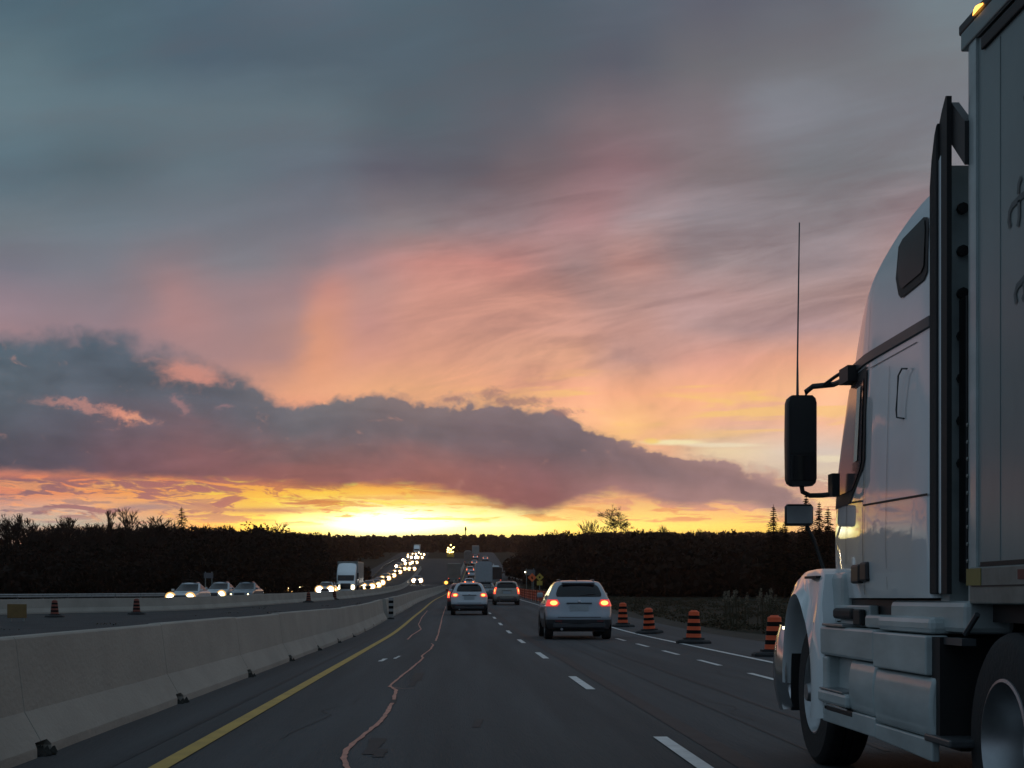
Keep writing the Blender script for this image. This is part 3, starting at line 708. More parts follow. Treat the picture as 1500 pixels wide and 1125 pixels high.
# --- our carriageway
c1 = car('silver_crossover', 'large silver crossover with lit tail lights, nearest car ahead in the right lane', 'car', 'silver', 'suv', L=4.7, Wd=.945, H=1.69)
place(c1, 3.45, 43.4)
c2 = car('white_suv', 'white SUV with a dark lower rear, ahead in our own lane', 'car', 'white_car', 'suv', L=4.5, Wd=.93, H=1.66)
place(c2, .60, 77.5)
c3 = car('beige_minivan', 'beige boxy van with tall narrow red tail lights, farther on in the right lane', 'car', 'champagne', 'boxy', L=4.6, Wd=.93, H=1.70, clad=False)
place(c3, 3.50, 109)
c4 = car('dark_red_car', 'dark red car mostly hidden behind the left side of the white SUV', 'car', 'red_car', 'boxy', L=4.5, Wd=.9, H=1.60)
place(c4, .30, 90)
c5 = car('dark_sedan', 'dark car with one red tail light showing just right of the white SUV', 'car', 'dark_car', 'sedan')
place(c5, 2.35, 128)
c6 = car('small_white_van', 'small pale car between the hill barrier and the silver trailer, far up the road', 'car', 'white_car', 'boxy', H=1.9, detail=False)
place(c6, 3.1, 372)

# --- oncoming cars
def P2(px, z): return (px-670)*z/F
oc = [ # label, px of the middle, distance, style, paint, lamp
 ('white sedan with both headlights glaring, leftmost of the oncoming cars', 284, 99, 'sedan', 'white_car', 'head', .20),
 ('white sedan half hidden behind the nearest oncoming white car', 328, 116, 'sedan', 'white_car', 'head', .20),
 ('blue-grey sedan with faint headlights, right of the two white oncoming sedans', 366, 116, 'sedan', 'blue_car', 'head', .035),
]
for (lb, px, z, st, pt, hd, hr) in oc:
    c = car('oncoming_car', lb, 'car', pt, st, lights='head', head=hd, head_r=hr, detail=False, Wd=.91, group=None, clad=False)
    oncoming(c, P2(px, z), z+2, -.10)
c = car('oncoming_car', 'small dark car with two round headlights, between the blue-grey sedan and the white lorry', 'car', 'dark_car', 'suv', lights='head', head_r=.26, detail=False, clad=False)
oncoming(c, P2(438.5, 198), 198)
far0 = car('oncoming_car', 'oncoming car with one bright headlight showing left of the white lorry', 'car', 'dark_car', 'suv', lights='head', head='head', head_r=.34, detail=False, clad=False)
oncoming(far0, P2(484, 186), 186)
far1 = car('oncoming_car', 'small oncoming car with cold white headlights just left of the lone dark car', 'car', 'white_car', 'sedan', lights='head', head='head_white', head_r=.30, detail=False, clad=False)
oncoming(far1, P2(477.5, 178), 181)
fl = [(541.5,240,'oncoming car with two round headlights just right of the white lorry',0),
 (557,285,'oncoming car with merged headlights, two places behind the white lorry',0),
 (566,322,'oncoming car partly hidden in the queue, third behind the white lorry',0),
 (583,372,'oncoming car lowest in the cluster of lights on the slope',0),
 (585,425,'oncoming car with bluish lights in the outer lane halfway up the slope',0),
 (604,400,'oncoming car with two separate lights in the inner lane halfway up the slope',0),
 (598,455,'oncoming car just above the middle of the climbing row of lights',0),
 (594,505,'oncoming car at the left edge of the row of lights near the hilltop',0),
 (606,540,'oncoming car in the middle of the row of lights near the hilltop',0),
 (613,575,'oncoming car with the brightest lights under the pale lorry at the hilltop',0),
 (601,600,'oncoming car with dim yellowish lights at the hilltop',0),
 (619,610,'rightmost of the oncoming cars at the hilltop',0),
 (551,262,'oncoming car tucked close behind the first one right of the white lorry',0),
 (574,345,'oncoming car where the queue starts to climb',0),
 (590,400,'oncoming car beside another in the cluster of lights on the slope',0),
 (597,485,'oncoming car in the outer lane two thirds up the slope',0),
 (608,470,'oncoming car in the inner lane two thirds up the slope',0),
 (601,560,'oncoming car third from the top in the row of lights',0),
 (607,620,'oncoming car straight below the pale lorry at the hilltop',0),
 (616,545,'oncoming car at the inner edge of the lights near the hilltop',0),
 (612,300,'dark oncoming car with two small lights in the lane nearest to the median',0)]
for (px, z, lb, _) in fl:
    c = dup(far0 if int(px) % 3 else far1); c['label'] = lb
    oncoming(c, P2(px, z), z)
    if z > 380:
        for ch in list(c.children):
            if ch.name.startswith(('wheel', 'underbody', 'side_')): 
                for g_ in list(ch.children): bpy.data.objects.remove(g_)
                bpy.data.objects.remove(ch)
            elif ch.name.startswith('headlight'):
                ch.data = ch.data.copy()
                # meshes stay as copied; the discs are already oversized to imitate lens bloom
                for v in ch.data.vertices:
                    pass

# --- oncoming white lorry
def lorry(name, label, x, y, facing=True, H=4.15, cabw=True, far=False):
    o = empty(name); tag(o, label, 'lorry')
    w = 1.28
    b = MB(); b.box((-w,-14,1.1),(w,-1.6,H)); b.build('cargo_box', 'box_grey' if far else 'trailer_white', o, bevel=.06)
    b = MB(); b.box((-w,-1.59,3.95),(w,-1.55,4.12)); b.build('marker_rail', 'trailer_rail', o)
    S = Shell([.45,.9,1.3,1.55,2.3,2.75,3.1,3.5,3.8,3.95],[-1.4,-1.4,-1.4,-1.4,-1.4,-1.4,-1.4,-1.4,-1.4,-1.35],[2.3,2.35,2.3,2.1,1.5,1.1,.55,-.1,-.7,-1.0],[1.1,1.15,1.15,1.15,1.2,1.2,1.2,1.18,1.1,1.0],r=.2,bow_f=.3)
    S.body(n=24).build('cab', 'truck_white', o, smooth=40)
    S.rear_patch(lambda h: (-1.02,1.02), 1.72, 2.42, face='front').build('windshield', 'glass', o, smooth=60)
    S.rear_patch(lambda h: (-.6,.6), .7, 1.4, face='front', eps=.02).build('grille', 'black_plastic', o)
    for sd in (-1,1):
        b = MB(); b.lathe([(0,S.front(.9,.9)+.06),(.26,S.front(.9,.9)+.06),(.26,S.front(.9,.9)-.1)], 'y', (sd*.88,0,.92), 18); b.build('headlight','head',o)
        b = MB(); b.box((sd*1.45-.12,1.1,1.9),(sd*1.45+.12,1.2,2.7)); b.build('side_mirror','black_plastic',o,bevel=.03)
        for yy in (1.4,-3.2,-4.4,-12,-13.2): wheel(o, sd*1.1, yy, .52, .3, sd)
    o.rotation_euler = (0,0,PI); place(o, x, y, PI)
    return o
lorry('white_lorry', 'white semi truck with a pale trailer coming towards us, left of the centre', P2(508,193), 193)
t = lorry('grey_lorry', 'pale lorry showing only its boxy top above the oncoming lights at the hilltop', P2(610.5,640), 640, far=True)
# --- lorries ahead of us
def trailer_rear(name, label, x, y, mk, H=4.1, round_=.35, L=13.5, lamps=True, w=1.3):
    o = empty(name); tag(o, label, 'lorry')
    sec = []
    n = 6
    sec += [(-w,1.1)]+[(-w+round_-round_*math.cos(a), H-round_+round_*math.sin(a)) for a in np.linspace(0,PI/2,n)]
    sec += [(w-round_+round_*math.sin(a), H-round_+round_*math.cos(a)) for a in np.linspace(0,PI/2,n)]+[(w,1.1)]
    b = MB(); rows = [[(p[0], y_, p[1]) for p in sec] for y_ in (0, L)]; b.grid(rows, closed=True)
    m = len(sec); b.f.append(tuple(range(m))); b.f.append(tuple(range(2*m-1,m-1,-1))); b.m += [0,0]
    b.build('cargo_box', mk, o, smooth=50)
    b = MB(); b.box((-w+.12,-.03,1.2),(-.03,-.005,H-.4)); b.box((.03,-.03,1.2),(w-.12,-.005,H-.4)); b.build('rear_door', mk, o)
    b = MB(); b.box((-w,-.06,.95),(w,.1,1.18)); b.build('rear_sill', 'trailer_rail', o)
    b = MB(); b.box((-1.1,-.02,.5),(1.1,.05,.62)); b.box((-.8,0,.5),(-.72,.06,1.1)); b.box((.72,0,.5),(.8,.06,1.1)); b.build('underrun_bar', 'trailer_rail', o)
    for sd in (-1,1):
        b = MB(); b.lathe([(0,-.09),(.075,-.09),(.075,-.05)], 'y', (sd*1.05,0,1.06), 12); b.build('tail_light', 'tail_soft', o)
        for yy in (1.2,2.4,L-1.5,L-.3): wheel(o, sd*1.05, yy, .52, .35, sd)
    b = MB(); b.box((-1.2,L+.6,.9),(1.2,L+3.0,3.6)); b.build('cab', 'truck_white', o, bevel=.25)
    place(o, x, y); return o
trailer_rear('silver_trailer_truck', 'tall silver trailer with rounded top edges, ahead in the right lane beyond the beige van', P2(709,236), 236, 'box_grey', H=4.55, round_=.55)
# more traffic climbing the hill ahead
h0 = car('hill_car', 'pale car with red tail lights climbing in the left lane, above the dark red car', 'car', 'white_car', 'suv', detail=False, brake=1)
place(h0, .2+cx(270), 270)
for (x_, z_, lb) in ((3.4,300,'car with red tail lights climbing right behind the silver trailer'),(-.1,345,'car with red tail lights in the left lane of the climb, above the brownish truck'),(3.6,430,'small car with red tail lights high on the climb in the right lane'),(0,455,'small car with red tail lights high on the climb in the left lane'),(3.5,515,'tiny car near the hilltop in the right lane'),(.1,540,'tiny car near the hilltop in the left lane')):
    c = dup(h0); c['label'] = lb; place(c, x_+cx(z_), z_)
trailer_rear('rounded_truck', 'grey van-bodied truck with a rounded roof high on the climb, left of the silver trailer', P2(686,460), 460, 'concrete_dark', H=4.2, round_=.8, w=1.25)
trailer_rear('right_edge_truck', 'dark flat-topped truck on the climb just right of the silver trailer', P2(725,285), 285, 'asphalt_old', H=3.4, round_=.3)
trailer_rear('hilltop_truck', 'small pale box truck at the very top of our lanes', P2(697,590), 590, 'trailer_white', H=4.3, round_=.1)
trailer_rear('left_lane_truck', 'brownish box truck in the left lane partly hidden by the white SUV', P2(665,300), 300, 'concrete_dark', H=3.9, round_=.2)

# arrow board far up the road
o = empty('arrow_board', (P2(660,560), 560, elev(560))); tag(o, 'roadworks vehicle with a cluster of yellow lights near the hilltop between the two roads', 'warning board')
b = MB(); b.box((-1.3,0,.5),(1.3,4,1.7)); b.box((-1.1,1.5,1.7),(1.1,3.4,2.6)); b.build('truck_body','sign_yellow',o,bevel=.1)
b = MB(); b.box((-1.4,-.1,2.7),(1.4,0,4.3)); b.build('board','black_plastic',o)
b = MB(); b.tube([(0,.1,1.5),(0,.1,3)], .08, 6); b.build('mast','trailer_rail',o)
for (x, z) in ((-1.1,3.2),(-.9,3.9),(-.35,3.5),(.2,3.2),(.8,3.8),(1.2,4.1),(-1.1,2.4),(-.4,2.2),(.3,2.3),(.9,2.4),(.1,4.9),(-.7,2.9)):
    b = MB(); b.lathe([(0,-.14),(.24,-.14),(.24,-.1)], 'y', (x,0,z), 12); b.build('warning_light', 'amber_far', o)

# ------------------------------------------------------------------ the white truck beside us
TX = 2.5            # its left flank
CXX = TX+1.27       # its centre line
tr = empty('white_truck', (CXX, 8.0, 0)); tag(tr, 'large white tractor unit with a sleeper cab, driving close on our right', 'truck')
def TB(b, name, m=None, smooth=None, bevel=0, parent=None, recalc=True):
    o = b.build(name, m, None, smooth=smooth, bevel=bevel, recalc=recalc)
    p = parent or tr; o.parent = p
    # shapes are written in road coordinates; bring them into the truck's own frame
    off = Vector((CXX, 8.0, 0)); bend = name in ('cab','roof_moulding','window_surround','side_window','window_pillar','window_glint','lamp_reflection','door_seam','door_handle','panel_crease')
    for v in o.data.vertices:
        if bend and v.co.y > 9.35: v.co.x += .092*(math.sqrt((v.co.y-9.35)**2+.012)-math.sqrt(.012))*(1 if v.co.x < CXX else -1)*min(1, abs(v.co.x-CXX)/.8)
        v.co -= off
    return o
def TXY(px, X_=TX): return F*X_/(px-670)
def H_(py, Y_): return 1.2+(876-py)*Y_/F
S = Shell([1.20,1.35,1.55,1.75,1.88,2.1,2.3,2.5,2.65,2.80,2.98,3.15,3.30,3.40,3.47,3.51],
          [8.12]*14+[8.14,8.20],
          [11.02,11.05,11.07,11.06,11.03,10.90,10.76,10.60,10.46,10.33,10.13,9.84,9.45,9.10,8.76,8.50],
          [1.262,1.276,1.278,1.275,1.272,1.267,1.262,1.256,1.252,1.25,1.246,1.238,1.215,1.18,1.11,1.0], r=.05, rf=.34, bow_r=.0, bow_f=.22, cxx=CXX)
TB(S.body(n=48, extra=(1.88,)), 'cab', 'truck_white', smooth=50)
# belt moulding between cab and roof
b = MB(); rows = []
for h, e in ((2.64,.0),(2.645,.014),(2.70,.016),(2.705,.0)):
    rows.append([(CXX+(p[0]-CXX)*(1+e/1.26), p[1]+(e if p[1] > 9 else 0), h) for p in S.ring(h)])
b.grid(rows, closed=True); TB(b, 'roof_moulding', 'trim_dark', smooth=40)
def sp(poly, eps, name, m, b=None):     # polygon (y,h) laid on the left flank
    b = b or MB(); vs = [(CXX-S.q(h)[2]-eps, y, h) for y, h in poly]; b.add(vs, [tuple(range(len(vs)))]); return b
def side_grid(ya, yb, h0, h1, eps, n=8):   # follows the flank and its rounded front corner
    b = MB(); rows = []
    for h in np.linspace(h0, h1, n):
        yr_, yf_, w = S.q(h); r = []
        for t in np.linspace(0, 1, 12):
            y = ya(h)*(1-t)+yb(h)*t
            # find x on the shell at this y
            lo, hi_ = w-.34, w
            if y <= S.front(h, w): x = w
            else:
                for _ in range(24):
                    mid = (lo+hi_)/2
                    if S.front(h, mid) > y: lo = mid
                    else: hi_ = mid
                x = lo
            r.append((CXX-x-eps, y+eps*.3, h))
        rows.append(r)
    return b.grid(rows)
fe = lambda h: S.q(h)[1]-.22        # front edge of the side window surround
top_w, bot_w = 2.56, 1.86
dsr = lambda h: 9.50 if h > 2.02 else 9.50+(2.02-h)*2.4
ss = side_grid(lambda h: (dsr(h)-.07), lambda h: S.front(h, 1.27)+.20, bot_w-.05, top_w+.05, .006, 14)
TB(ss, 'window_surround', 'seal', smooth=60, recalc=False)
wg = side_grid(dsr, lambda h: S.front(h, 1.27)+.085, bot_w+.03, top_w, .012, 14)
dw = TB(wg, 'side_window', 'door_glass', smooth=60, recalc=False)
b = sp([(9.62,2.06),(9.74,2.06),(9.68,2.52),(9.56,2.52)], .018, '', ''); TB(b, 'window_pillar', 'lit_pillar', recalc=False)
b = sp([(9.64,2.00),(9.74,2.00),(9.74,2.05),(9.64,2.05)], .026, '', ''); TB(b, 'lamp_reflection', 'chrome', recalc=False).name = 'window_glint'  # chrome patch laid over the glass to imitate a lamp's reflection
# windscreen (seen from the front only)
b = MB(); S.rear_patch(lambda h: (-1.05, 1.05), 1.9, 2.55, face='front', b=b, eps=.01)
TB(b, 'windshield', 'glass', smooth=60)
# seams of doors and panels
def seam(y0, h0, y1, h1, w=.012, eps=.004):
    b = MB(); n = 6; d = Vector((y1-y0, h1-h0)).normalized(); nn = Vector((-d.y, d.x))*w/2
    r1 = []; r2 = []
    for t in np.linspace(0, 1, n):
        y = y0+(y1-y0)*t; h = h0+(h1-h0)*t; x = CXX-S.q(h)[2]-eps
        r1.append((x, y+nn.x, h+nn.y)); r2.append((x, y-nn.x, h-nn.y))
    return b.grid([r1, r2])
b = MB()
for a in ((9.45,1.22,9.45,2.62),(9.45,1.77,8.14,1.75),(9.45,2.62,9.95,2.62),(10.06,1.42,10.06,1.82),(10.06,1.82,9.5,1.80)):
    q = seam(*a); b.add(q.v, q.f)
TB(b, 'door_seam', 'seal', recalc=False)
b = MB(); q = seam(8.93,1.25,8.93,2.55, w=.005); b.add(q.v, q.f); q = seam(8.40,2.60,9.35,2.60, w=.005); b.add(q.v, q.f)
TB(b, 'panel_crease', 'trim_dark', recalc=False)
# door handle
b = MB(); b.box((TX-.03,9.30,1.30),(TX+.01,9.46,1.42)); b.box((TX-.035,9.48,1.29),(TX+.01,9.74,1.41)); TB(b, 'door_handle', 'black_plastic', bevel=.015)
b = MB(); b.tube([(TX+.0,8.54,2.475),(TX-.02,8.57,2.48),(TX-.02,8.64,2.45),(TX-.02,8.68,2.26),(TX-.02,8.67,2.22),(TX+.0,8.60,2.205)], .0055, 6); TB(b, 'grab_handle', 'trim_dark', smooth=60)
# bunk window: a tall pane slanting with the roof
def pw(px, py):
    # shape measured on the flank
    h = 3.0
    for _ in range(12): xx = CXX-S.q(h)[2]; y = TXY(px, xx); h = H_(py, y)
    return (y, h)
poly = [pw(1318,432),(pw(1314,408)),pw(1318,362),pw(1324,350),pw(1355,318),pw(1361,318),pw(1362,335),pw(1360,398),pw(1355,410),pw(1322,437)]
def inset(poly, k):
    c = Vector((sum(p[0] for p in poly)/len(poly), sum(p[1] for p in poly)/len(poly))); return [tuple(c+(Vector(p)-c)*k) for p in poly]
def flank_poly(poly, eps, n=5):
    c = (sum(p[0] for p in poly)/len(poly), sum(p[1] for p in poly)/len(poly)); rings = []
    for k in np.linspace(0.02, 1, n):
        rings.append([(CXX-S.q(c[1]+(p[1]-c[1])*k)[2]-eps, c[0]+(p[0]-c[0])*k, c[1]+(p[1]-c[1])*k) for p in poly])
    b = MB(); b.grid(rings, closed=True); return b
bw = TB(flank_poly(poly, .008), 'bunk_window_frame', 'seal', smooth=60, recalc=False)
TB(flank_poly([(p[0], p[1]+.02) for p in inset(poly, .84)], .014), 'bunk_window', 'tinted_glass', smooth=60, recalc=False)
# roof-side air deflector behind the sleeper
b = MB(); 
pr = [(8.14,1.22),(8.14,3.34),(8.05,3.44),(7.95,3.5),(7.95,1.22)]
b.prism_x(pr, TX+.0, TX+.05); TB(b, 'side_deflector', 'truck_white', bevel=.01)
b = MB(); b.prism_x([(8.10,1.22),(8.10,3.36),(8.07,3.50),(8.02,3.62),(7.98,3.67),(7.98,1.22)], TX-.012, TX+.03); TB(b, 'rubber_edge', 'rubber', bevel=.008)
b = MB(); b.prism_x([(7.98,1.22),(7.98,3.67),(7.94,3.72),(7.88,3.775),(7.86,3.77),(7.86,1.22)], TX+.004, TX+.03); TB(b, 'deflector_lip', 'seal')
b = MB(); b.prism_x([(7.90,3.55),(7.87,3.74),(7.66,3.58),(7.66,3.36)], TX+.03, TX+.07); TB(b, 'deflector_brace', 'black_plastic'); b = MB(); b.prism_x([(7.9,2.86),(7.9,3.02),(7.55,2.62),(7.55,2.5)], TX+.3, TX+.42); TB(b, 'deflector_brace', 'black_plastic')
# roof fairing behind, over the sleeper
S2 = Shell([3.2,3.45,3.6,3.75,3.86],[8.05]*5,[9.2,8.75,8.62,8.4,8.25],[.95,.95,.9,.8,.7], r=.05, rf=.3, bow_f=.1, cxx=CXX)
# cab rear wall and the gear in the gap
b = MB(); b.box((TX+.06,7.99,1.15),(TX+2.48,8.13,3.45)); TB(b, 'rear_wall', 'truck_lower')
b = MB()
for k in range(7):
    b = MB(); b.lathe([(0,0),(.03,0),(.03,-.03),(0,-.03)], 'y', (TX+.12, 7.98, 1.9+k*.22), 8); TB(b, 'wall_bolt', 'black_plastic')
b = MB()
for s_, (z0, y_) in enumerate(((2.35,7.90),(2.22,7.88),(2.1,7.9))):
    pts = [(TX+.15+.5*t, 7.93-.22*math.sin(PI*t), z0-.35*math.sin(PI*t)+.05*s_) for t in np.linspace(0, 1, 12)]; b.tube(pts, .018, 6)
for t0 in (0,): 
    pts = [(TX+.22+.05*math.cos(a), 7.87-.012*a/3, 1.95-.0*a+.05*math.sin(a)-.03*a/6) for a in np.linspace(0, 40, 120)]; b.tube(pts, .010, 5)
TB(b, 'air_hoses', 'black_plastic', smooth=60)
b = MB(); b.box((TX+.10,7.86,1.28),(TX+.2,7.97,2.75)); TB(b, 'hose_bracket', 'black_plastic', bevel=.01)
# hood
SH = Shell([.75,1.0,1.2,1.45,1.62,1.75],[10.2]*6,[12.05,12.1,12.05,11.9,11.6,11.0],[.98,.98,.97,.93,.86,.7], r=.05, rf=.35, bow_f=.25, cxx=CXX)
TB(SH.body(n=18), 'hood', 'truck_white', smooth=45)
# left front fender with its wheel arch
WY, WR = 11.10, .52
outer = [(11.86,.62),(11.85,.90),(11.80,1.03),(11.70,1.16),(11.58,1.26),(11.42,1.34),(11.22,1.385),(10.95,1.40),(10.55,1.40),(10.40,1.39)]
inner = [(WY+.70*math.cos(a), .56+.66*math.sin(a)) for a in np.linspace(-.02, PI+.28, 22)]
def fx(y, h): return 2.42+.115*max(0,(y-10.4)/1.45)**1.3+.05*max(0,(h-1.15)/.25)**2
b = MB(); N_ = 22
oa = []
tot = [0]
for i in range(1, len(outer)): tot.append(tot[-1]+math.dist(outer[i], outer[i-1]))
for t in np.linspace(0, tot[-1], N_):
    i = min(np.searchsorted(tot, t, side='right')-1, len(outer)-2); u = (t-tot[i])/(tot[i+1]-tot[i]); oa.append((outer[i][0]+(outer[i+1][0]-outer[i][0])*u, outer[i][1]+(outer[i+1][1]-outer[i][1])*u))
# continue the outer edge down behind the wheel
oa = oa[:15]+[(10.72,1.40),(10.5,1.40),(10.34,1.36),(10.28,1.16),(10.22,.95),(10.20,.70),(10.20,.40)]
inn = inner[:]
inn[-1] = (10.44,.385)
rows = [[(fx(y,h)+.60, y, h) for y, h in oa], [(fx(y,h)+.02, y, h) for y, h in oa],
        [(fx(o_[0],o_[1]), o_[0]*.9+i_[0]*.1, o_[1]*.9+i_[1]*.1) for o_, i_ in zip(oa, inn)],
        [(fx(o_[0],o_[1])-.035, o_[0]*.45+i_[0]*.55, o_[1]*.45+i_[1]*.55) for o_, i_ in zip(oa, inn)],
        [(fx(i_[0],i_[1])-.03, o_[0]*.1+i_[0]*.9, o_[1]*.1+i_[1]*.9) for o_, i_ in zip(oa, inn)],
        [(fx(i_[0],i_[1])-.005, *i_) for i_ in inn], [(fx(i_[0],i_[1])+.04, *i_) for i_ in inn], [(fx(i_[0],i_[1])+.60, *i_) for i_ in inn]]
b.grid(rows); TB(b, 'front_fender', 'truck_white', smooth=35)
b = MB(); b.box((TX+.02,10.05,1.0),(TX+.5,10.40,1.37)); TB(b, 'cowl_panel', 'truck_lower', bevel=.04)
b = MB(); b.box((TX-.06,10.45,1.335),(TX+.30,10.80,1.352)); TB(b, 'fender_vent', 'seal')
b = MB(); b.box((TX+.45,9.0,.3),(TX+2.1,12.0,1.15)); b.box((TX+.75,-1,.75),(TX+1.8,9.0,1.0)); TB(b, 'chassis', 'seal')
b = MB(); b.box((TX+.08,8.2,.9),(TX+2.4,10.2,1.19)); TB(b, 'cab_floor', 'black_plastic')
# bumper
b = MB(); rows = []
for (y, x, hz) in ((11.78,2.52,.30),(11.9,2.47,.33),(12.05,2.475,.34),(12.2,2.53,.33),(12.33,2.68,.30),(12.42,2.95,.28),(12.5,3.77,.28),(12.42,4.59,.28),(12.33,4.86,.3),(12.2,5.02,.33),(11.9,5.07,.33)):
    r = []
    for t in np.linspace(-1, 1, 9): r.append((x+(.05*t*t if x < 3.77 else -.05*t*t), y-.03*t*t, .66+hz*t*.98))
    rows.append(r)
b.grid(rows); TB(b, 'bumper', 'chrome', smooth=60)
b = MB(); b.box((2.56,11.76,.34),(4.9,11.80,.98)); TB(b, 'bumper_back', 'seal')
b = MB(); b.lathe([(0,0),(.011,0),(.009,-.01),(0,-.012)], 'x', (2.515,11.83,.97), 10); TB(b, 'fender_marker', 'head_far')
# headlamp hint in front is out of sight; wheels
def big_wheel(x, y, side, w=.30, name='wheel', rim='alloy', dual=False):
    b = MB(); r = WR
    b.lathe([(r*.58,-w/2),(r*.90,-w/2),(r*.975,-w*.42),(r,-w*.34),(r,-w*.12),(r*.975,-w*.11),(r*.975,-w*.08),(r,-w*.07),(r,w*.07),(r*.975,w*.08),(r*.975,w*.11),(r,w*.12),(r,w*.34),(r*.975,w*.42),(r*.90,w/2),(r*.58,w/2)], 'x', (x,y,r), 48)
    t = TB(b, name, 'rubber', smooth=30)
    b = MB(); s_ = side
    if not dual:   # front: bulging hub, dished edge
        b.lathe([(0,s_*.20),(.06,s_*.20),(.075,s_*.15),(.11,s_*.13),(.12,s_*.09),(.17,s_*.075),(.19,s_*.06),(.24,s_*.07),(.265,s_*.13),(.29,s_*.150),(.305,s_*.146),(.31,s_*.10),(.31,-s_*.1)], 'x', (x,y,r), 40)
    else:          # drive wheel: deep dish
        b.lathe([(0,s_*.02),(.07,s_*.02),(.085,-s_*.04),(.14,-s_*.06),(.20,-s_*.05),(.235,-s_*.03),(.265,s_*.10),(.29,s_*.150),(.305,s_*.146),(.31,s_*.10),(.31,-s_*.1)], 'x', (x,y,r), 40)
    rm = TB(b, 'rim', 'alloy', smooth=40); rm.parent = t
    b = MB()
    for k in range(10):
        a = 2*PI*k/10; zz = s_*(.07 if not dual else -.05)
        b.lathe([(0,zz+s_*.035),(.014,zz+s_*.035),(.016,zz)], 'x', (x,y+.155*math.cos(a),r+.155*math.sin(a)), 6)
    n_ = TB(b, 'wheel_nuts', 'chrome'); n_.parent = t
    return t
big_wheel(2.57+.15, WY, -1); big_wheel(2*CXX-2.72, WY, 1)
for y in (7.13, 5.82):
    big_wheel(2.54+.14, y, -1, .28, dual=True); big_wheel(2.54+.48, y, -1, .28, dual=True)
    big_wheel(2*CXX-2.68, y, 1, .28, dual=True); big_wheel(2*CXX-3.02, y, 1, .28, dual=True)
# side fairings, steps and skirts along the flank
FX = 2.42
def yx(px): return F*FX/(px-670)
def hh(py, px): return 1.2-(py-876)*FX/(px-670)
def panel(name, y0, y1, h0, h1, x=FX, d=.12, m='truck_lower', bev=.018, parent=None, curve=0.):
    b = MB(); n = 6 if curve else 1; rows = []
    if curve:
        for t in np.linspace(0, 1, 9):
            h = h0+(h1-h0)*t; xx = x+curve*(2*t-1)**2
            rows.append([(xx+d, y0, h), (xx, y0, h), (xx, y1, h), (xx+d, y1, h)])
        b.grid(rows, closed=True); b.f += [(0,1,2,3), tuple(8*4+j for j in (3,2,1,0))]; b.m += [0,0]
    else: b.box((x, y0, h0), (x+d, y1, h1))
    return TB(b, name, m, bevel=bev, parent=parent, smooth=30 if curve else None)
ys2 = yx(1279)
panel('upper_fairing', ys2+.008, 10.26, .825, 1.015, x=FX+.0)
panel('upper_fairing', 7.93, ys2-.008, .80, 1.005, x=FX-.004, bev=.01)
panel('fairing_cap', 7.95, 8.95, 1.012, 1.10, x=FX+.025, d=.3, bev=.03)
panel('fairing_cap', 9.02, 9.36, 1.02, 1.10, x=FX+.06, d=.3, bev=.02)
panel('fairing_shelf', 9.36, 10.2, 1.02, 1.06, x=FX+.10, d=.35, bev=.01)
b = MB(); b.box((FX+.05,9.66,1.065),(FX+.09,10.12,1.135)); TB(b, 'step_opening', 'seal', bevel=.02)
b = MB(); b.box((FX+.05,9.44,1.03),(FX+.09,9.60,1.13)); TB(b, 'step_opening', 'seal', bevel=.01)
panel('step_frame', 9.38, 10.2, 1.06, 1.155, x=FX+.095, d=.06, bev=.01)
panel('step_tread', 9.62, 10.15, 1.017, 1.035, x=FX-.012, d=.14, m='alloy', bev=.004)
# lower middle: recessed step well between fender and tank cover
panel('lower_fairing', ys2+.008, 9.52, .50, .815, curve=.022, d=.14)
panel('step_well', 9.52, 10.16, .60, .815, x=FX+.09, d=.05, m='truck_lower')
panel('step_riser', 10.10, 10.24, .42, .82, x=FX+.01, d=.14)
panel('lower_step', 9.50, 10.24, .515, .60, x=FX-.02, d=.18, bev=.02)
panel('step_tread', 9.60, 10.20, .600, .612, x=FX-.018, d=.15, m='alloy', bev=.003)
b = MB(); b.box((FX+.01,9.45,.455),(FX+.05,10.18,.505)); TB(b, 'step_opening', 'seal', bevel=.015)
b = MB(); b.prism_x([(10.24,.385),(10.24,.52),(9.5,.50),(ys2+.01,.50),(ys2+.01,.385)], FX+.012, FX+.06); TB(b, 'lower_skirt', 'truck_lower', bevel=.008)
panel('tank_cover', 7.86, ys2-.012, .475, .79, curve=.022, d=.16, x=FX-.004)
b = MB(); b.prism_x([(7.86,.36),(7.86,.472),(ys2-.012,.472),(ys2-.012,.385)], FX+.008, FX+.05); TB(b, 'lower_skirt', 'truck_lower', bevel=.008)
panel('sleeper_skirt', 7.62, 8.95, 1.02, 1.185, x=TX+.02, d=.25, bev=.03)
b = MB(); b.box((FX+.03,7.80,.5),(FX+.4,7.93,1.0)); TB(b, 'tank_end', 'seal')
b = MB(); b.tube([(FX+.45,7.45,.70),(FX+.45,7.80,.70)], .21, 20); TB(b, 'air_tank', 'trim_dark', smooth=40)
b = MB(); b.box((FX+.05,7.52,.965),(FX+.12,7.86,1.0)); b.tube([(FX+.1,7.62,1.02),(FX+.12,7.5,1.12)], .015, 6); TB(b, 'mud_flap_bar', 'trim_dark')
b = MB(); b.box((FX-.0,7.55,.46),(FX+.30,7.97,.50)); TB(b, 'rear_step', 'trim_dark', bevel=.01)
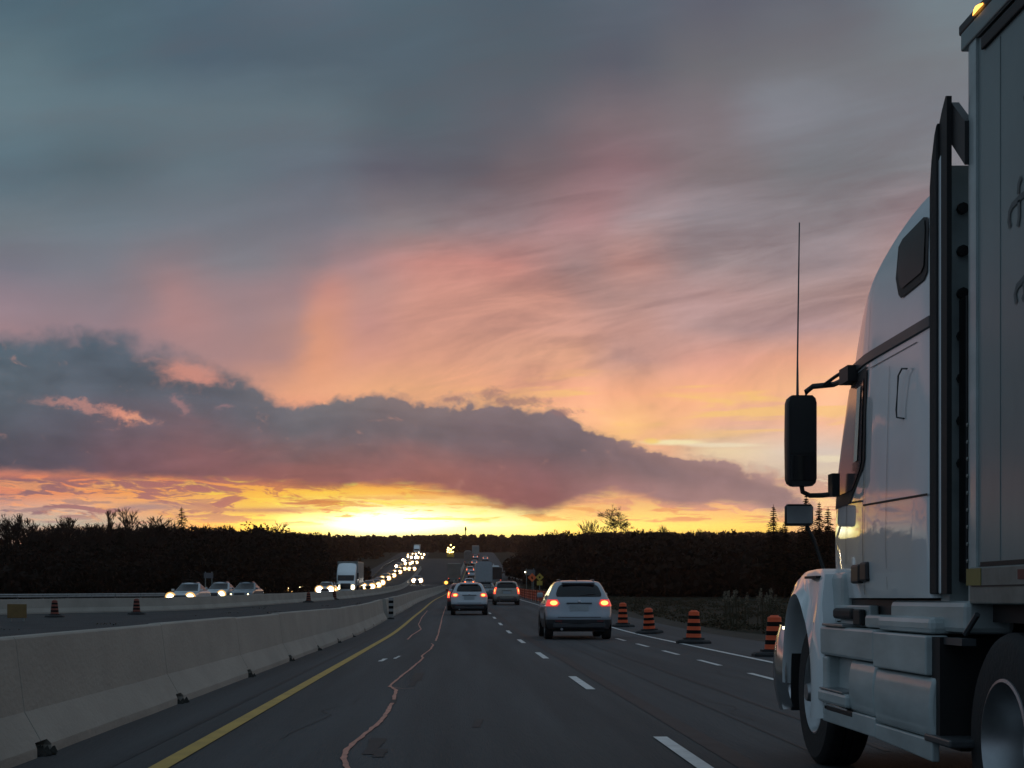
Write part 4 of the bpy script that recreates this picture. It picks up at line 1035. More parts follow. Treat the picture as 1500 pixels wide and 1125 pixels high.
# mirrors on the cab
mx, my = 2.35, 10.5
mz0, mz1 = H_(712, my), H_(580, my)
b = MB(); rows = []
w_ = .10
for t, k_, d_ in ((0,.72,.03),(.03,.92,.05),(.08,1,.06),(.5,1.0,.075),(.92,1,.06),(.97,.92,.05),(1,.72,.03)):
    z = mz0+(mz1-mz0)*t; ww = w_*k_
    rows.append([(mx-ww,my-.03,z),(mx-ww*.92,my-.045,z),(mx+ww*.92,my-.045,z),(mx+ww,my-.03,z),(mx+ww,my+d_,z),(mx+ww*.6,my+d_+.05,z),(mx-ww*.6,my+d_+.05,z),(mx-ww,my+d_,z)])
b.grid(rows, closed=True); b.f += [tuple(range(8)), tuple(6*8+j for j in range(7,-1,-1))]; b.m += [0,0]
mh = TB(b, 'mirror_housing', 'black_plastic', smooth=40)
b = MB(); b.box((mx-.082,my-.050,mz0+.22),(mx+.082,my-.046,mz1-.035)); q = TB(b, 'mirror_glass', 'black_plastic'); q.parent = mh
b = MB(); b.box((mx-.082,my-.050,mz0+.035),(mx+.082,my-.046,mz0+.205)); q = TB(b, 'wide_angle_mirror', 'glass'); q.parent = mh
b = MB(); b.tube([(mx+.03,my,mz1-.02),(mx+.035,my,mz1+.03),(mx+.08,my,mz1+.065),(mx+.2,my-.1,mz1+.065),(TX+.0,9.95,mz1+.03)], .019, 8)
b.tube([(mx+.14,my-.05,mz1+.065),(mx+.18,my-.2,mz1+.10),(TX+.02,9.85,mz1+.10)], .012, 6)
b.box((TX-.02,9.76,mz1-.0),(TX+.06,9.98,mz1+.10)); TB(b, 'mirror_arm', 'black_plastic', smooth=40)
b = MB(); b.tube([(mx+.0,my,mz0+.02),(mx+.01,my,mz0-.04),(mx+.06,my,mz0-.065),(mx+.12,my-.1,mz0-.07),(TX+.0,10.2,mz0-.075)], .017, 8)
b.box((TX-.02,10.16,mz0-.09),(TX+.03,10.28,mz0+.06)); TB(b, 'mirror_arm', 'black_plastic', smooth=40)
b = MB(); b.tube([(mx-.025,my,mz1-.01),(mx-.025,my,mz1+.25),(mx-.012,my,H_(326,my))], [.010,.006,.0045], 6); TB(b, 'antenna', 'trim_dark')
# small hood mirror
y = 11.2; x0, x1 = (1148-670)*y/F, (1190-670)*y/F; z0, z1 = H_(770,y), H_(739,y)
b = MB(); rows = []
for t, k_ in ((0,.85),(.12,1),(.88,1),(1,.85)):
    z = z0+(z1-z0)*t; c_ = (x0+x1)/2; ww = (x1-x0)/2*k_
    rows.append([(c_-ww,y-.03,z),(c_-ww*.9,y-.05,z),(c_+ww*.9,y-.05,z),(c_+ww,y-.03,z),(c_+ww*.8,y+.07,z),(c_-ww*.8,y+.07,z)])
b.grid(rows, closed=True); b.f += [tuple(range(6)), tuple(3*6+j for j in range(5,-1,-1))]; b.m += [0,0]
hm = TB(b, 'hood_mirror', 'black_plastic', smooth=40)
b = MB(); b.box((x0+.012,y-.056,z0+.015),(x1-.012,y-.052,z1-.015)); q = TB(b, 'mirror_glass', 'alloy'); q.parent = hm
b = MB(); b.tube([((x0+x1)/2+.05,y,z0+.02),((x0+x1)/2+.11,y-.02,z0-.1),(2.68,y-.05,1.35)], .014, 6); TB(b, 'hood_mirror_arm', 'black_plastic')

# ------------------------------------------------------------------ its trailer
TLX = 2.55
tl = empty('box_trailer', (TLX+1.27, 7.7, 0)); tag(tl, 'tall pale grey box trailer behind the white cab at the right edge', 'trailer')
def LB(b, name, m=None, smooth=None, bevel=0, recalc=True):
    o = b.build(name, m, tl, smooth=smooth, bevel=bevel, recalc=recalc); off = Vector((TLX+1.27, 7.7, 0))
    for v in o.data.vertices: v.co -= off
    return o
TY = F*TLX/738
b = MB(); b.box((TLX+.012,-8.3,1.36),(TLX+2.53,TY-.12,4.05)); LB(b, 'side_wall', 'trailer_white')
b = MB(); n=7
r_ = .13
rows = []
for z in (1.17,4.08):
    rows.append([(TLX-.0, TY-.22, z)]+[(TLX+r_-r_*math.cos(a), TY-r_+r_*math.sin(a), z) for a in np.linspace(0,PI/2,n)]+[(TLX+2.54-r_+r_*math.sin(a), TY-r_+r_*math.cos(a), z) for a in np.linspace(0,PI/2,n)]+[(TLX+2.54,TY-.22,z)])
b.grid(rows, closed=True); m_ = len(rows[0]); b.f += [tuple(range(m_)), tuple(range(2*m_-1,m_-1,-1))]; b.m += [0,0]
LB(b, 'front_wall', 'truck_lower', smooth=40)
b = MB(); b.box((TLX-.012,-8.3,1.17),(TLX+2.55,TY-.16,1.352)); LB(b, 'bottom_rail', 'trailer_rail', bevel=.008)
b = MB(); b.box((TLX-.006,-8.3,1.352),(TLX+.01,TY-.3,1.375)); b.box((TLX-.016,-8.3,1.255),(TLX-.013,TY-.2,1.262)); LB(b, 'rail_groove', 'seal')
b = MB(); b.box((TLX-.010,-8.3,3.955),(TLX+2.55,TY-.02,4.045)); LB(b, 'top_rail', 'trailer_white', bevel=.008)
b = MB(); b.box((TLX-.004,-8.3,3.945),(TLX+.011,TY-.25,3.955)); LB(b, 'rail_seam', 'seal')  # dark seam just below the top rail
b = MB(); b.box((TLX-.004,-8.3,3.865),(TLX+.011,TY-.30,3.925)); LB(b, 'dark_stripe', 'seal', bevel=.006)
for y_ in (7.25,6.03,4.81,3.59,2.37):
    b = MB(); b.box((TLX+.0085,y_-.006,1.38),(TLX+.0135,y_+.006,3.85)); LB(b, 'panel_seam', 'trailer_white')
b = MB(); b.box((TLX-.008,6.9,4.047),(TLX+.12,TY+.02,4.10)); bk = LB(b, 'lamp_bracket', 'black_plastic', bevel=.01)
b = MB(); yl = F*TLX/(1436-670)
rows = []
for t in np.linspace(0,1,5): rows.append([(TLX-.032-.02*math.sin(PI*t), yl-.05+.1*t*1.0, 4.135+.014*math.cos(a)) if False else (TLX-.012-.012*math.sin(PI*t), yl-.075+.15*t, 4.070+(.016*math.sin(PI*max(.08,min(.92,t))))*(1 if a > 0 else -1)) for a in (-1,1)])
b.grid(rows); q = LB(b, 'marker_light', 'amber', recalc=False)
for y_ in (5.2, 2.0): 
    b = MB(); b.box((TLX-.016,y_-.07,4.05),(TLX-.009,y_+.07,4.08)); LB(b, 'marker_light', 'amber')
b = MB(); b.box((TLX-.016,F*TLX/771,1.262),(TLX-.012,F*TLX/750,1.345)); LB(b, 'reflective_tape', 'tape_yellow')
for ya in (6.95,6.2,5.5,4.8): 
    b = MB(); b.box((TLX-.016,ya-.32,1.285),(TLX-.0125,ya,1.33)); LB(b, 'reflective_tape', 'tape_red')
b = MB()
for k in range(10):
    b = MB(); b.lathe([(0,-.006),(.009,-.006),(.011,0)], 'x', (TLX+.0,TY-.10,1.30+k*.085), 6); LB(b, 'rivet', 'trailer_rail')
# the hand-lettered strokes whose first letters show
def stroke(pts, w=.015):
    b = MB(); P = [(F*TLX/(px-670), 1.2+(876-py)*TLX/(px-670)) for px, py in pts]; r1=[]; r2=[]
    for i, p in enumerate(P):
        a = P[max(i-1,0)]; c = P[min(i+1,len(P)-1)]; d = Vector((c[0]-a[0], c[1]-a[1])).normalized()
        r1.append((TLX+.007, p[0]-d.y*w, p[1]+d.x*w)); r2.append((TLX+.007, p[0]+d.y*w, p[1]-d.x*w))
    return b.grid([r1, r2])
b = MB()
for s_ in ([(1493,259),(1489,272),(1489,284)],[(1498,284),(1490,291),(1480,301),(1476,311),(1475,324),(1477,333)],[(1490,293),(1490,318),(1488,332)],[(1504,262),(1499,284)],
           [(1501,403),(1494,412),(1487,420),(1484,432),(1486,444)],[(1497,412),(1498,430),(1495,440)],[(1503,134),(1497,146)]):
    LB(stroke(s_), 'letter_stroke', 'text', recalc=False)
b = MB(); b.box((TLX+.5,-8,.95),(TLX+.62,7.3,1.17)); b.box((TLX+1.9,-8,.95),(TLX+2.02,7.3,1.17)); b.box((TLX+.1,6.4,1.08),(TLX+2.4,7.6,1.17)); LB(b, 'underframe', 'seal')
b = MB(); b.box((TLX+.25,3.6,.05),(TLX+.37,3.72,1.17)); b.box((TLX+2.2,3.6,.05),(TLX+2.32,3.72,1.17)); b.box((TLX+.2,3.55,.03),(TLX+.42,3.77,.06)); LB(b, 'landing_gear', 'trim_dark')

# ------------------------------------------------------------------ roadworks furniture
def barrel(name, label, tilt=0., h=.82, dim=False, group=None):
    o = empty(name); tag(o, label, 'traffic barrel', group)
    b = MB(); prof = [(0,.06)]; ks = []
    zs = np.linspace(.06, h-.04, 9); n = len(zs)-1
    for i in range(n):
        r0 = .275-.10*(i/n); ri = .275-.10*((i+1)/n)
        kk = ('orange' if not dim else 'orange_dim') if i % 2 == 1 else 'black_stripe'
        if i == 0: prof.append((r0, zs[0])); ks.append('black_stripe')
        prof += [(r0-.004, zs[i]+.012), (ri+.006, zs[i+1]-.006), (ri, zs[i+1])]; ks += [kk,kk,kk]
    prof += [(.12,h-.02),(.10,h),(0,h)]; ks += ['orange' if not dim else 'orange_dim']*3
    b.lathe(prof, 'z', n=24, ks=ks); b.v = [(v[0]*.76, v[1]*.76, v[2]) for v in b.v]; b.build('drum', None, o, smooth=30)
    b = MB(); 
    ring = [[(r*math.cos(t)*1.0, r*math.sin(t), z) for t in np.linspace(0,2*PI,9)[:-1]+PI/8] for r, z in ((.47,0),(.47,.05),(.42,.085),(.29,.10),(.29,.14))]
    b.grid(ring, closed=True); b.f.append(tuple(32+j for j in range(8))); b.m.append(0); b.build('base', 'rubber', o)
    o.rotation_euler = (0, tilt, random.uniform(0,3)); return o
def setb(o, x, y, t=0., tx=0.):
    o.location = (x, y, elev(y)+.0+.45*abs(math.sin(t))); o.rotation_euler = (tx, t, 0)
GB = None
setb(barrel('traffic_barrel', 'orange and black barrel directly right of the silver crossover, smallest of the row', h=.92), 6.30, 58.5)
setb(barrel('traffic_barrel', 'dull orange and black barrel leaning a little, second from the silver crossover'), 6.25, 50, -.05, .04)
setb(barrel('traffic_barrel', 'orange and black barrel with a narrow cap, third from the silver crossover', h=.86), 6.15, 40, .015)
setb(barrel('traffic_barrel', 'largest orange and black barrel, right beside the front bumper of the white truck', h=.84), 6.46, 31.3)
setb(barrel('traffic_barrel', 'leftmost small red and black barrel, in front of the pale barrier', dim=True), P2(80,74), 74)
setb(barrel('traffic_barrel', 'red and black barrel in front of the pale barrier, left of the oncoming white car', dim=True), P2(200,80), 80)
setb(barrel('traffic_barrel', 'dark red barrel in front of the pale barrier, below the white lorry', dim=True), P2(490,143), 143)
setb(barrel('traffic_barrel', 'dark striped barrel in front of the pale barrier, below the lone pair of headlights', dim=True), P2(452,124), 124)
o = empty('yellow_box', (P2(25,66), 66, elev(66))); tag(o, 'dull orange-yellow square sign panel low in front of the pale barrier at the left edge', 'sign')
b = MB(); b.box((-.42,-.03,.15),(.42,.0,.75)); b.build('panel','sign_dull',o,bevel=.02)
b = MB(); b.box((-.3,0,0),(-.24,.06,.6)); b.box((.24,0,0),(.3,.06,.6)); b.build('legs','trailer_rail',o)
# orange mesh fence beyond the beige van
o = empty('orange_fence', (6.6+cx(105), 105, elev(105))); tag(o, 'row of orange plastic mesh fencing along the right shoulder beyond the silver crossover', 'fence')
b = MB(); p = MB()
ys_ = np.arange(98, 182, 2.4)
for i, y in enumerate(ys_):
    x = 6.5+cx(y)+.05*math.sin(y)-(6.6+cx(105)); yy = y-105; z = elev(y)-elev(105)
    p.box((x-.03,yy-.03,z),(x+.03,yy+.03,z+1.0))
    if i < len(ys_)-1:
        y2 = ys_[i+1]; x2 = 6.5+cx(y2)+.05*math.sin(y2)-(6.6+cx(105)); z2 = elev(y2)-elev(105)
        for k in range(4):
            h = .14+.24*k
            b.add([(x,yy,z+h),(x2,y2-105,z2+h),(x2,y2-105,z2+h+.085),(x,yy,z+h+.085),(x+.03,yy,z+h),(x2+.03,y2-105,z2+h),(x2+.03,y2-105,z2+h+.085),(x+.03,yy,z+h+.085)],[(0,1,2,3),(7,6,5,4),(3,2,6,7),(0,4,5,1)])
        for u in (.25,.5,.75):
            xx = x+(x2-x)*u; y3 = yy+(y2-y)*u; zz = z+(z2-z)*u
            b.box((xx,y3-.03,zz+.14),(xx+.025,y3+.03,zz+.94))
b.build('mesh_panel','orange',o); p.build('posts','orange_dim',o)
# signs on the right
def sign_post(name, label, x, y, shape, m, z, size, posts=1, extra=None):
    e = elev(y); o = empty(name, (x, y, e)); tag(o, label, 'sign')
    b = MB()
    for s_ in ((0,) if posts == 1 else (-size*.35, size*.35)): b.box((s_-.04,.02,0),(s_+.04,.08,z+size*.4))
    b.build('post','trailer_rail',o)
    b = MB()
    if shape == 'diamond':
        s_ = size*.7071; b.add([(0,0,z-s_),(s_,0,z),(0,0,z+s_),(-s_,0,z),(0,-.02,z-s_),(s_,-.02,z),(0,-.02,z+s_),(-s_,-.02,z)],[(0,1,2,3),(7,6,5,4),(0,4,5,1),(1,5,6,2),(2,6,7,3),(3,7,4,0)])
    else: b.box((-size/2,-.02,z-size*.28),(size/2,0,z+size*.28))
    pn = b.build('panel', m, o)
    return o, pn
yy = 175
o, pn = sign_post('orange_diamond_sign', 'small orange diamond roadworks sign beyond the mesh fence', P2(779.5,yy), yy, 'diamond', 'sign_orange', H_(846,yy)-elev(yy), .72)
b = MB(); s_ = .72*.60; z=H_(846,yy)-elev(yy); b.box((-.10,-.026,z-.12),(.06,-.021,z+.12)); b.box((.02,-.026,z-.2),(.10,-.021,z-.05)); b.build('symbol','black_stripe',pn)
o, pn = sign_post('yellow_diamond_sign', 'yellow diamond warning sign with a rectangular tab below, right of the orange diamond', P2(790.5,yy-8), yy-8, 'diamond', 'sign_yellow', H_(845.5,yy-8)-elev(yy-8), .62)
z = H_(853,yy-8)-elev(yy-8); b = MB(); b.box((-.30,-.02,z-.32),(.30,0,z+.16)); b.build('tab','sign_yellow',o)
b = MB(); zz = H_(845.5,yy-8)-elev(yy-8); b.box((-.09,-.026,zz-.10),(.09,-.021,zz+.10)); b.build('symbol','black_stripe',pn)
o, pn = sign_post('grey_sign_board', 'dark grey rectangular board with a tiny light, behind the orange diamond', P2(776.5,205), 205, 'rect', 'sign_grey', H_(838.5,205)-elev(205), 1.35, 2)
z = H_(838,205)-elev(205); b = MB(); b.lathe([(0,-.12),(.09,-.12),(.09,-.05)],'y',(-.66,0,z),12); b.build('lamp','head_far',o)
o, pn = sign_post('small_grey_sign', 'small grey sign panel standing behind the oncoming white cars', P2(305.5,132), 132, 'rect', 'sign_grey', H_(843,132)-elev(132), .80, 2)
# guardrails
def guardrail(name, label, pts, h=.75):
    x0, y0 = pts[0]; o = empty(name, (x0, y0, elev(y0))); tag(o, label, 'guardrail')
    P = [Vector((x, y)) for x, y in pts]; rows = []; D = 0; samples = []
    for i in range(len(P)-1):
        n = max(1, int((P[i+1]-P[i]).length/2.0))
        for j in range(n): samples.append(P[i]+(P[i+1]-P[i])*j/n)
    samples.append(P[-1]); b = MB(); ps = MB()
    for q in samples:
        z = land(q.x, q.y)-elev(y0)
        rows.append([(q.x-x0, q.y-y0, z+h-.30),(q.x-x0, q.y-y0-.05, z+h-.22),(q.x-x0, q.y-y0, z+h-.15),(q.x-x0, q.y-y0-.05, z+h-.08),(q.x-x0, q.y-y0, z+h)])
        ps.box((q.x-x0-.06,q.y-y0+.02,z-.2),(q.x-x0+.06,q.y-y0+.16,z+h-.02))
    b.grid(rows); b.build('rail','steel_rail',o,recalc=False); ps.build('posts','trim_dark',o)
guardrail('steel_guardrail', 'thin pale steel guardrail on dark posts below the trees at the far left', [(-46,112),(-40,112),(-33,115),(-27,121),(-24,126)])
guardrail('steel_guardrail', 'far steel guardrail climbing the slope left of the oncoming cars', [(P2(545,330),330),(P2(556,380),380),(P2(562,430),430),(P2(575,490),490),(P2(588,560),560)])
guardrail('steel_guardrail', 'short distant guardrail on the bank right of our lanes, left of the signs', [(P2(745,330),330),(P2(765,300),300)], .9)

# ------------------------------------------------------------------ vegetation
def leafmesh(name, centers, radii, nper, size, m, flat=1.0, parent=None, seed=0, tri=True):
    rng = np.random.default_rng(seed); V = []; 
    cs = np.repeat(np.array(centers), nper, axis=0); rs = np.repeat(np.array(radii), nper, axis=0)
    n = len(cs); d = rng.normal(size=(n,3)); d /= np.linalg.norm(d, axis=1)[:,None]; u = rng.random(n)**.45
    p = cs+d*u[:,None]*rs
    sz = size*(.5+rng.random(n))[:,None]
    a = rng.normal(size=(n,3)); a /= np.linalg.norm(a,axis=1)[:,None]; b = np.cross(a, rng.normal(size=(n,3))); b /= np.linalg.norm(b,axis=1)[:,None]
    v = np.stack([p-a*sz, p+b*sz*.6, p+a*sz, p-b*sz*.6], 1).reshape(-1,3)
    me = bpy.data.meshes.new(name); me.vertices.add(4*n); me.vertices.foreach_set('co', v.ravel())
    me.loops.add(4*n); me.loops.foreach_set('vertex_index', np.arange(4*n)); me.polygons.add(n)
    me.polygons.foreach_set('loop_start', np.arange(0,4*n,4)); me.materials.append(MM(m)); me.update(calc_edges=True); me.validate()
    o = bpy.data.objects.new(name, me); COL.objects.link(o)
    if parent: o.parent = parent
    return o
def interp(px, tab): return float(np.interp(px, [t[0] for t in tab], [t[1] for t in tab]))+(2.6*math.sin(px*.045)+1.8*math.sin(px*.11+1)+1.4*math.sin(px*.23+2) if tab[0][1] != 770 else 0)
R = random.Random(11)
def mass(name, label, spots, m, seed, nper=70, size=.35):
    cs = []; rs = []
    for (x, y, base, top) in spots:
        h = top-base; w = max(1.2, h*.33)*R.uniform(.8,1.25)
        cs.append((x, y, base+h*.52)); rs.append((w, w, h*.48))
        cs.append((x+R.uniform(-w,w), y, base+h*.25)); rs.append((w*1.5, w*1.5, h*.30))
    o = leafmesh(name, cs, rs, nper, size, m, seed=seed); o['kind'] = 'stuff'; tag(o, label); return o
# left wood: behind the guardrail
skyL = [(-400,784),(0,791),(30,789),(62,788),(85,795),(120,796),(150,794),(200,791),(235,782),(270,774),(300,771),(325,768),(340,773),(375,768),(400,773),(425,775),(445,781),(480,784),(560,784)]
sp_ = []
for i in range(620):
    px = R.uniform(-420,470); d = R.uniform(150,250)
    if px > 300: d = R.uniform(180,290)
    x = P2(px,d); 
    b_ = land(x,d)-.3; top = 1.2+(876-(interp(px,skyL)+R.choice((-3,0,2,4,7,10))+ (0 if d > 190 else R.uniform(0,30))))*d/F
    sp_.append((x,d,b_,max(top,b_+3)))
mass('woodland', 'dark bare woodland behind the guardrail at the left', sp_, 'foliage', 1, 190, .24)
# undergrowth that closes the wood lower down
def thicket(name, label, path, h, depth, m, seed, n=500, size=.5, nper=60):
    cs = []; rs = []
    for i in range(n):
        t = R.random()*(len(path)-1); k = int(t); u = t-k
        x = path[k][0]*(1-u)+path[k+1][0]*u; y = path[k][1]*(1-u)+path[k+1][1]*u+R.uniform(0,depth)
        hh_ = h*R.uniform(.5,1); cs.append((x,y,land(x,y)+hh_*.45)); rs.append((hh_*.7,hh_*.7,hh_*.55))
    o = leafmesh(name, cs, rs, nper, size, m, seed=seed); o['kind'] = 'stuff'; tag(o, label); return o
thicket('undergrowth', 'dense dark undergrowth under the left wood', [(P2(-420,150),150),(P2(0,150),150),(P2(240,165),165),(P2(420,200),200),(P2(520,300),300)], 3.6, 30, 'foliage', 2, 520, .5, 70)
# slopes left of the opposite road and the far hill
skyC = [(300,770),(440,780),(520,783),(600,785),(640,783),(700,785),(760,783),(850,779),(1000,777),(1120,778),(1215,776),(1500,772),(1900,768)]
sp_ = []
for i in range(520):
    d = R.uniform(260,760); xa = ox(d)-22-R.uniform(0,70)**1.0
    px = 670+F*xa/d; b_ = land(xa,d)-.5; lim = 1.2+(876-(interp(px,skyC)+R.uniform(0,14)))*d/F
    top = min(b_+R.uniform(7,12), lim)
    if top > b_+2: sp_.append((xa,d,b_,top))
mass('wooded_slope', 'dark brushwood on the slope left of the oncoming traffic', sp_, 'brush', 3, 80, .6)
sp_ = []
for i in range(1500):
    d = R.uniform(840,1500); px = R.uniform(60,1500); x = P2(px,d); b_ = land(x,d)-1
    top = 1.2+(876-(interp(px,skyC)+abs(R.gauss(0,1.6))+(1500-d)/600*R.uniform(0,14)))*d/F
    sp_.append((x,d,b_,max(b_+5,top)))
mass('far_wooded_hill', 'long dark wooded hill closing the view behind the road', sp_, 'brush', 4, 70, 1.6)
# right wood
skyR = [(720,800),(760,790),(800,784),(850,780),(900,779),(1000,778),(1080,780),(1120,782),(1215,780),(1500,770),(1900,765)]
sp_ = []
for i in range(760):
    px = 700+1200*R.random()**1.2; d = R.uniform(190,300) if px > 830 else R.uniform(260,700)
    x = P2(px,d)
    if x < 13+cx(d)+ (4 if d > 250 else 0): continue
    b_ = land(x,d)-.4; top = 1.2+(876-(interp(px,skyR)+R.choice((-3,-1,0,1,3,5,8))+abs(R.gauss(0,1.5))+(0 if d > 230 else R.uniform(0,30))))*d/F
    sp_.append((x,d,b_,min(max(b_+3,top),b_+16)))
mass('woodland', 'dark woodland beyond the field on the right', sp_, 'foliage', 5, 200, .32)
thicket('undergrowth', 'dense dark undergrowth along the right wood', [(P2(760,330),330),(P2(860,215),215),(P2(1000,190),190),(P2(1500,185),185),(P2(1900,185),185)], 6, 30, 'foliage', 6, 420, .6, 80)

# individual trees on the skyline
def branch(b, p, d, L, r, depth, rng, spread=.5, minr=.012):
    q = p+d*L; mid = p+d*L*.5+Vector((rng.uniform(-1,1),rng.uniform(-1,1),0))*L*.05
    r = max(r, .026); b.tube([p, mid, q], [r, r*.85, max(.020, r*.66)], 4 if depth < 3 else 5, caps=False)
    if depth == 0: return
    n = 3 if depth > 1 else 3
    for i in range(n):
        a = rng.uniform(0, 2*PI); tilt = rng.uniform(.35,1)*spread
        side = Vector((math.cos(a), math.sin(a), 0)); nd_ = (d*math.cos(tilt)+side*math.sin(tilt)+Vector((0,0,.12))).normalized()
        st = p+(q-p)*rng.uniform(.55,1.0) if i else q
        branch(b, st, nd_, L*rng.uniform(.62,.84), r*rng.uniform(.5,.66), depth-1, rng, spread, minr)
def bare_tree(label, x, y, h, seed, spread=.5, depth=5, r=None, base=None):
    e = land(x,y) if base is None else base; o = empty('bare_tree', (x,y,e)); tag(o, label, 'tree'); rng = random.Random(seed)
    r = r or h*.018
    b = MB(); b.tube([(0,0,-.3),(rng.uniform(-.1,.1),0,h*.2),(rng.uniform(-.2,.2),0,h*.42)], [r*1.3,r,r*.8], 6); b.build('trunk','bark',o)
    b = MB()
    top = Vector((0,0,h*.40))
    for k in range(5):
        a = rng.uniform(0,2*PI); t_ = rng.uniform(.1,1.1)*spread; d = Vector((math.cos(a)*math.sin(t_), math.sin(a)*math.sin(t_), math.cos(t_)))
        branch(b, Vector((0,0,h*rng.uniform(.46,.62))), d, h*rng.uniform(.11,.15), r*.55, depth-1, rng, spread)
    # bring the crown to the measured height
    zm = max(v[2] for v in b.v); k_ = (h-h*.5)/(zm-h*.5)
    b.v = [(v[0]*k_, v[1]*k_, h*.5+(v[2]-h*.5)*k_) if v[2] > h*.5 else v for v in b.v]
    b.build('crown','bark',o,recalc=False); return o
def conifer(label, x, y, h, seed, w=.16, gaps=.1, lean=0.):
    e = land(x,y); o = empty('conifer', (x,y,e)); tag(o, label, 'tree'); rng = random.Random(seed)
    b = MB(); b.tube([(0,0,-.3),(lean*h*.5,0,h*.5),(lean*h,0,h)], [h*.016,h*.010,.03], 6); b.build('trunk','bark',o)
    b = MB(); z = h*.12
    while z < h*.985:
        t = z/h; rr = h*w*2.3*(1-t)**.95+.05
        for k in range(9):
            if rng.random() < gaps: continue
            a = rng.uniform(0,2*PI); R_ = rr*rng.uniform(.6,1.15); dx_, dy_ = math.cos(a), math.sin(a)
            for s_ in np.linspace(.15,1,5):
                c = (lean*z+dx_*R_*s_, dy_*R_*s_, z-R_*.25*s_*s_+.06*R_)
                ww = .10+(.10+.26*(1-s_))*h*.05*(.25+.9*(1-t))
                for q in range(2):
                    a2 = rng.uniform(0,PI*2); u = Vector((math.cos(a2),math.sin(a2),rng.uniform(-.5,.2)))*ww*rng.uniform(.8,1.6); v = Vector((-math.sin(a2),math.cos(a2),rng.uniform(-.6,.1)))*ww*.5
                    c_ = Vector(c); b.add([c_-u, c_+v, c_+u, c_-v], [(0,1,2,3)])
        z += h*.020*rng.uniform(.8,1.3)
    b.build('crown','conifer',o,recalc=False); return o
def htop(px, py, d): x = P2(px,d); return x, 1.2+(876-py)*d/F-land(x,d)
bt = [(8,752,.55,'bare tree at the left edge of the picture'),(36,750,.5,'second bare tree from the left edge, taller than the first'),(74,764,.8,'low broad bare tree left of the gap of orange sky'),(97,756,.4,'slim bare tree right beside the gap of orange sky'),
      (118,768,.6,'small bare tree above the gap of orange sky'),(157,746,.5,'tall slender bare tree, left one of the tall pair'),(190,743,.5,'tall slender bare tree, right one of the tall pair'),(140,764,.6,'short bare tree just left of the tall pair'),(215,766,.7,'short twiggy tree between the tall pair and the ragged pine'),
      (231,756,.6,'bushy bare tree just left of the ragged pine'),(392,762,.8,'low bare tree right of the round dark trees'),(56,760,.5,'thin bare tree in the middle of the left group'),(22,760,.7,'thin bare tree between the two at the left edge')]
for i, (px, py, spr, lb) in enumerate(bt):
    d = 205+7*(i % 4); x, h = htop(px, py, d); bare_tree(lb, x, d, h, 20+i, spr*1.15, 5, r=.14)
protos = []
for s_ in range(4):
    rp = random.Random(90+s_); protos.append((90+s_, rp.uniform(.5,.9)))
rt = random.Random(77); src = {}
def twig_row(n, x0, x1, ya, yb, da, db, label, group):
    for k in range(n):
        px = x0+(x1-x0)*(k+rt.random()*.8)/n; py = rt.uniform(ya,yb); d = rt.uniform(da,db); xx, hh_ = htop(px, py, d)
        key = (group, k % 4)
        if key not in src:
            src[key] = (bare_tree(label, xx, d, hh_, protos[k % 4][0]+7*len(src), protos[k % 4][1]*1.2, 5, r=.12), hh_); src[key][0]['group'] = group
        else:
            t0_, h0_ = src[key]; c_ = dup(t0_); c_.location = (xx, d, land(xx,d)); f_ = hh_/h0_; c_.scale = (f_*rt.uniform(.8,1.3), f_, f_); c_.rotation_euler = (0,0,rt.uniform(0,6.28))
twig_row(30, -10, 470, 764, 782, 198, 235, 'thin bare tree standing out of the left woodland edge', 'bare trees along the left wood')
twig_row(26, 800, 1215, 769, 779, 215, 300, 'thin bare tree standing out of the right woodland edge', 'bare trees along the right wood')
x, h = htop(266,742,215); conifer('ragged dark pine with layered limbs standing highest on the left skyline', x, 215, h, 5, .20, .45)
x, h = htop(175,777,210); conifer('small pointed evergreen under the tall bare pair on the left', x, 210, h, 6, .2, .15)
for i, (px, py, w_, lb) in enumerate(((300,766,3.0,'round leafy dark tree just right of the ragged pine'),(328,762,4.0,'broad round dark tree left of the brightest sky'),(372,763,4.2,'broad round dark tree with orange sky glinting through, right of its twin'),(350,769,2.6,'low round dark tree between two broad ones'),(415,771,3.4,'low round dark tree at the right end of the left wood'),(245,772,2.6,'low round dark tree under the ragged pine'))):
    d = 225; x, h = htop(px, py, d); o = empty('round_tree', (x,d,land(x,d))); tag(o, lb, 'tree')
    b = MB(); b.tube([(0,0,-.3),(0,0,h*.6)], [.18,.10], 6); b.build('trunk','bark',o)
    rng = random.Random(60+i); cs=[]; rs=[]
    for k in range(11):
        a = rng.uniform(0,2*PI); rr = rng.uniform(0,.7)*w_*.55; cs.append((rr*math.cos(a), rr*math.sin(a), h*rng.uniform(.6,.86))); s_ = rng.uniform(.22,.4)*w_*.6; rs.append((s_,s_,s_*.8))
    leafmesh('crown', cs, rs, 260, .12, 'foliage', parent=o, seed=60+i)
x, h = htop(900,737,300); t_ = bare_tree('wide spreading bare tree on the skyline above the right wood', x, 300, h, 31, 1.25, 6, r=.12)
x, h = htop(864,760,300); bare_tree('thin bare tree left of the wide spreading one', x, 300, h, 34, .5, 4, r=.06)
x, h = htop(1133,739,180); conifer('pointed spruce standing clear of the wood, left of the hood mirror', x, 180, h, 8, .105, .2)
x, h = htop(1181,722,180); conifer('tall dark spruce behind the hood mirror', x, 180, h, 9, .12, .05)
x, h = htop(1200,735,175); conifer('dark spruce between the hood mirror and the cab door', x, 175, h, 10, .11, .05)
x, h = htop(1213,742,172); conifer('dark spruce partly hidden by the front of the cab', x, 172, h, 12, .12, .05)
x, h = htop(1150,762,182); conifer('small spruce beside the pointed one, under the hood mirror', x, 182, h, 14, .14, .1)
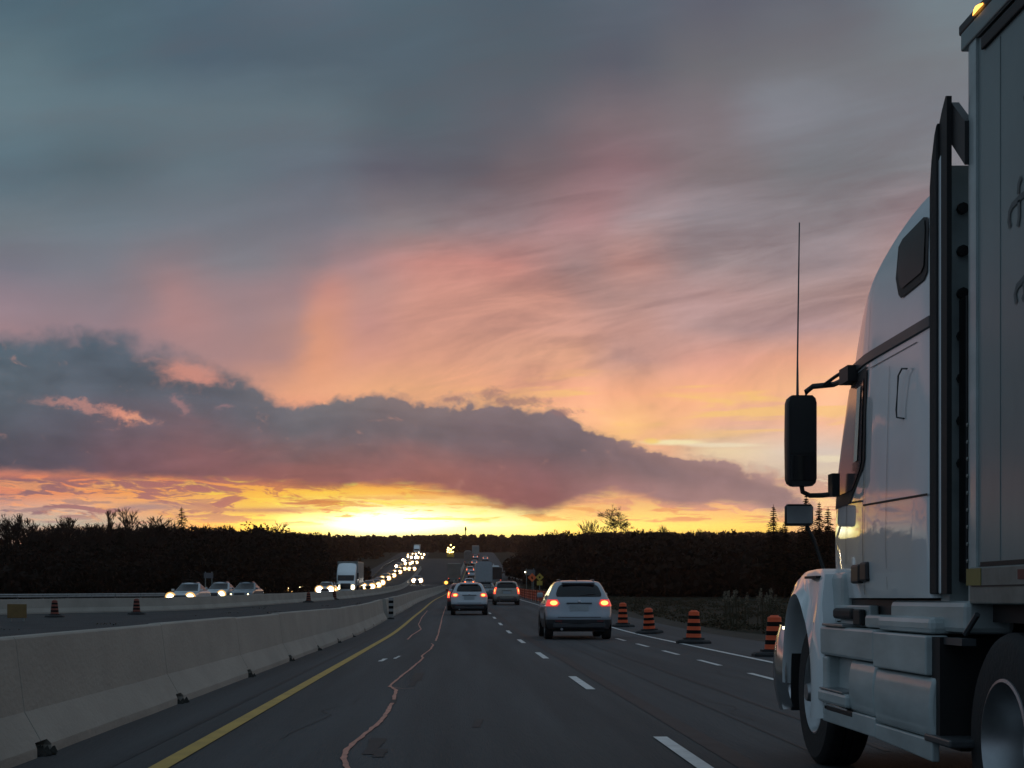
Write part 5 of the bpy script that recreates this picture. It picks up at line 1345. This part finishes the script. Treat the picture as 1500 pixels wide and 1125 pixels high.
# thin mast on the far hill
d = 1100; x, h = htop(682,771,d); o = empty('hill_mast', (x,d,land(x,d))); tag(o, 'tiny thin mast poking above the far wooded hill over the road', 'mast')
b = MB(); b.tube([(0,0,0),(0,0,h)], [.45,.30], 6); b.build('pole','bark',o)
b = MB(); b.box((-.7,-.3,h-3.0),(.7,.3,h-.8)); b.build('aerial','bark',o)
# field grass and reeds on the right verge
rng = np.random.default_rng(3); cs = []; rs = []
for i in range(1500):
    y = 24+150*rng.random()**1.3; x = 9.6+cx(y)+ (28*rng.random()**1.2); hgt = .10+.16*rng.random()
    cs.append((x,y,land(x,y)+hgt*.35)); rs.append((.45,.45,hgt*.6))
o = leafmesh('dry_grass', cs, rs, 40, .05, 'dry_grass', seed=8); o['kind']='stuff'; tag(o, 'dry dark grass over the verge right of the barrels')
cs = []; rs = []
for i in range(22):
    px = R.uniform(1055,1140); y = R.uniform(56,68); x = P2(px,y); hgt = R.uniform(.9,1.35)
    cs.append((x,y,land(x,y)+hgt)); rs.append((.07,.07,.20))
o = leafmesh('reeds', cs, rs, 40, .035, 'reed', seed=9); o['kind']='stuff'; tag(o, 'pale feathery reed heads at the edge of the right field')
b = MB()
for c in cs:
    for k in range(3): dx_ = R.uniform(-.15,.15); b.tube([(c[0]+dx_,c[1],land(c[0],c[1])-.1),(c[0]+dx_*.3,c[1],c[2])], .008, 4, caps=False)
q = b.build('reed_stems','dry_grass',recalc=False); q['kind']='stuff'; tag(q,'thin stalks of the reeds at the edge of the right field')
# tufts along the median
cs=[]; rs=[]
for i in range(60):
    y = 8+120*rng.random(); x = -4.6-rng.random()*max(1,(abs(ox(max(y,62)))-6)); cs.append((x,y,land(x,y)-.02)); rs.append((.5,.5,.06))
o = leafmesh('median_grass', cs, rs, 16, .04, 'dry_grass', seed=10); o['kind']='stuff'; tag(o, 'low dry grass scattered in the median between the barriers')

# ------------------------------------------------------------------ evening haze
b = MB(); b.box((-1750,-120,-2.5),(1750,2700,120))
hz = b.build('haze', 'asphalt'); tag(hz, 'thin evening haze lying over the road and hills', kind='stuff')
m = bpy.data.materials.new('haze_volume'); m.use_nodes = True; nt = m.node_tree; nt.nodes.clear()
v = nt.nodes.new('ShaderNodeVolumePrincipled'); mo = nt.nodes.new('ShaderNodeOutputMaterial'); nt.links.new(v.outputs[0], mo.inputs['Volume'])
v.inputs['Color'].default_value = (1,.72,.58,1); v.inputs['Density'].default_value = .00012; v.inputs['Anisotropy'].default_value = .80
hz.data.materials.clear(); hz.data.materials.append(m)
C.cycles.volume_bounces = 0; C.cycles.max_bounces = 6
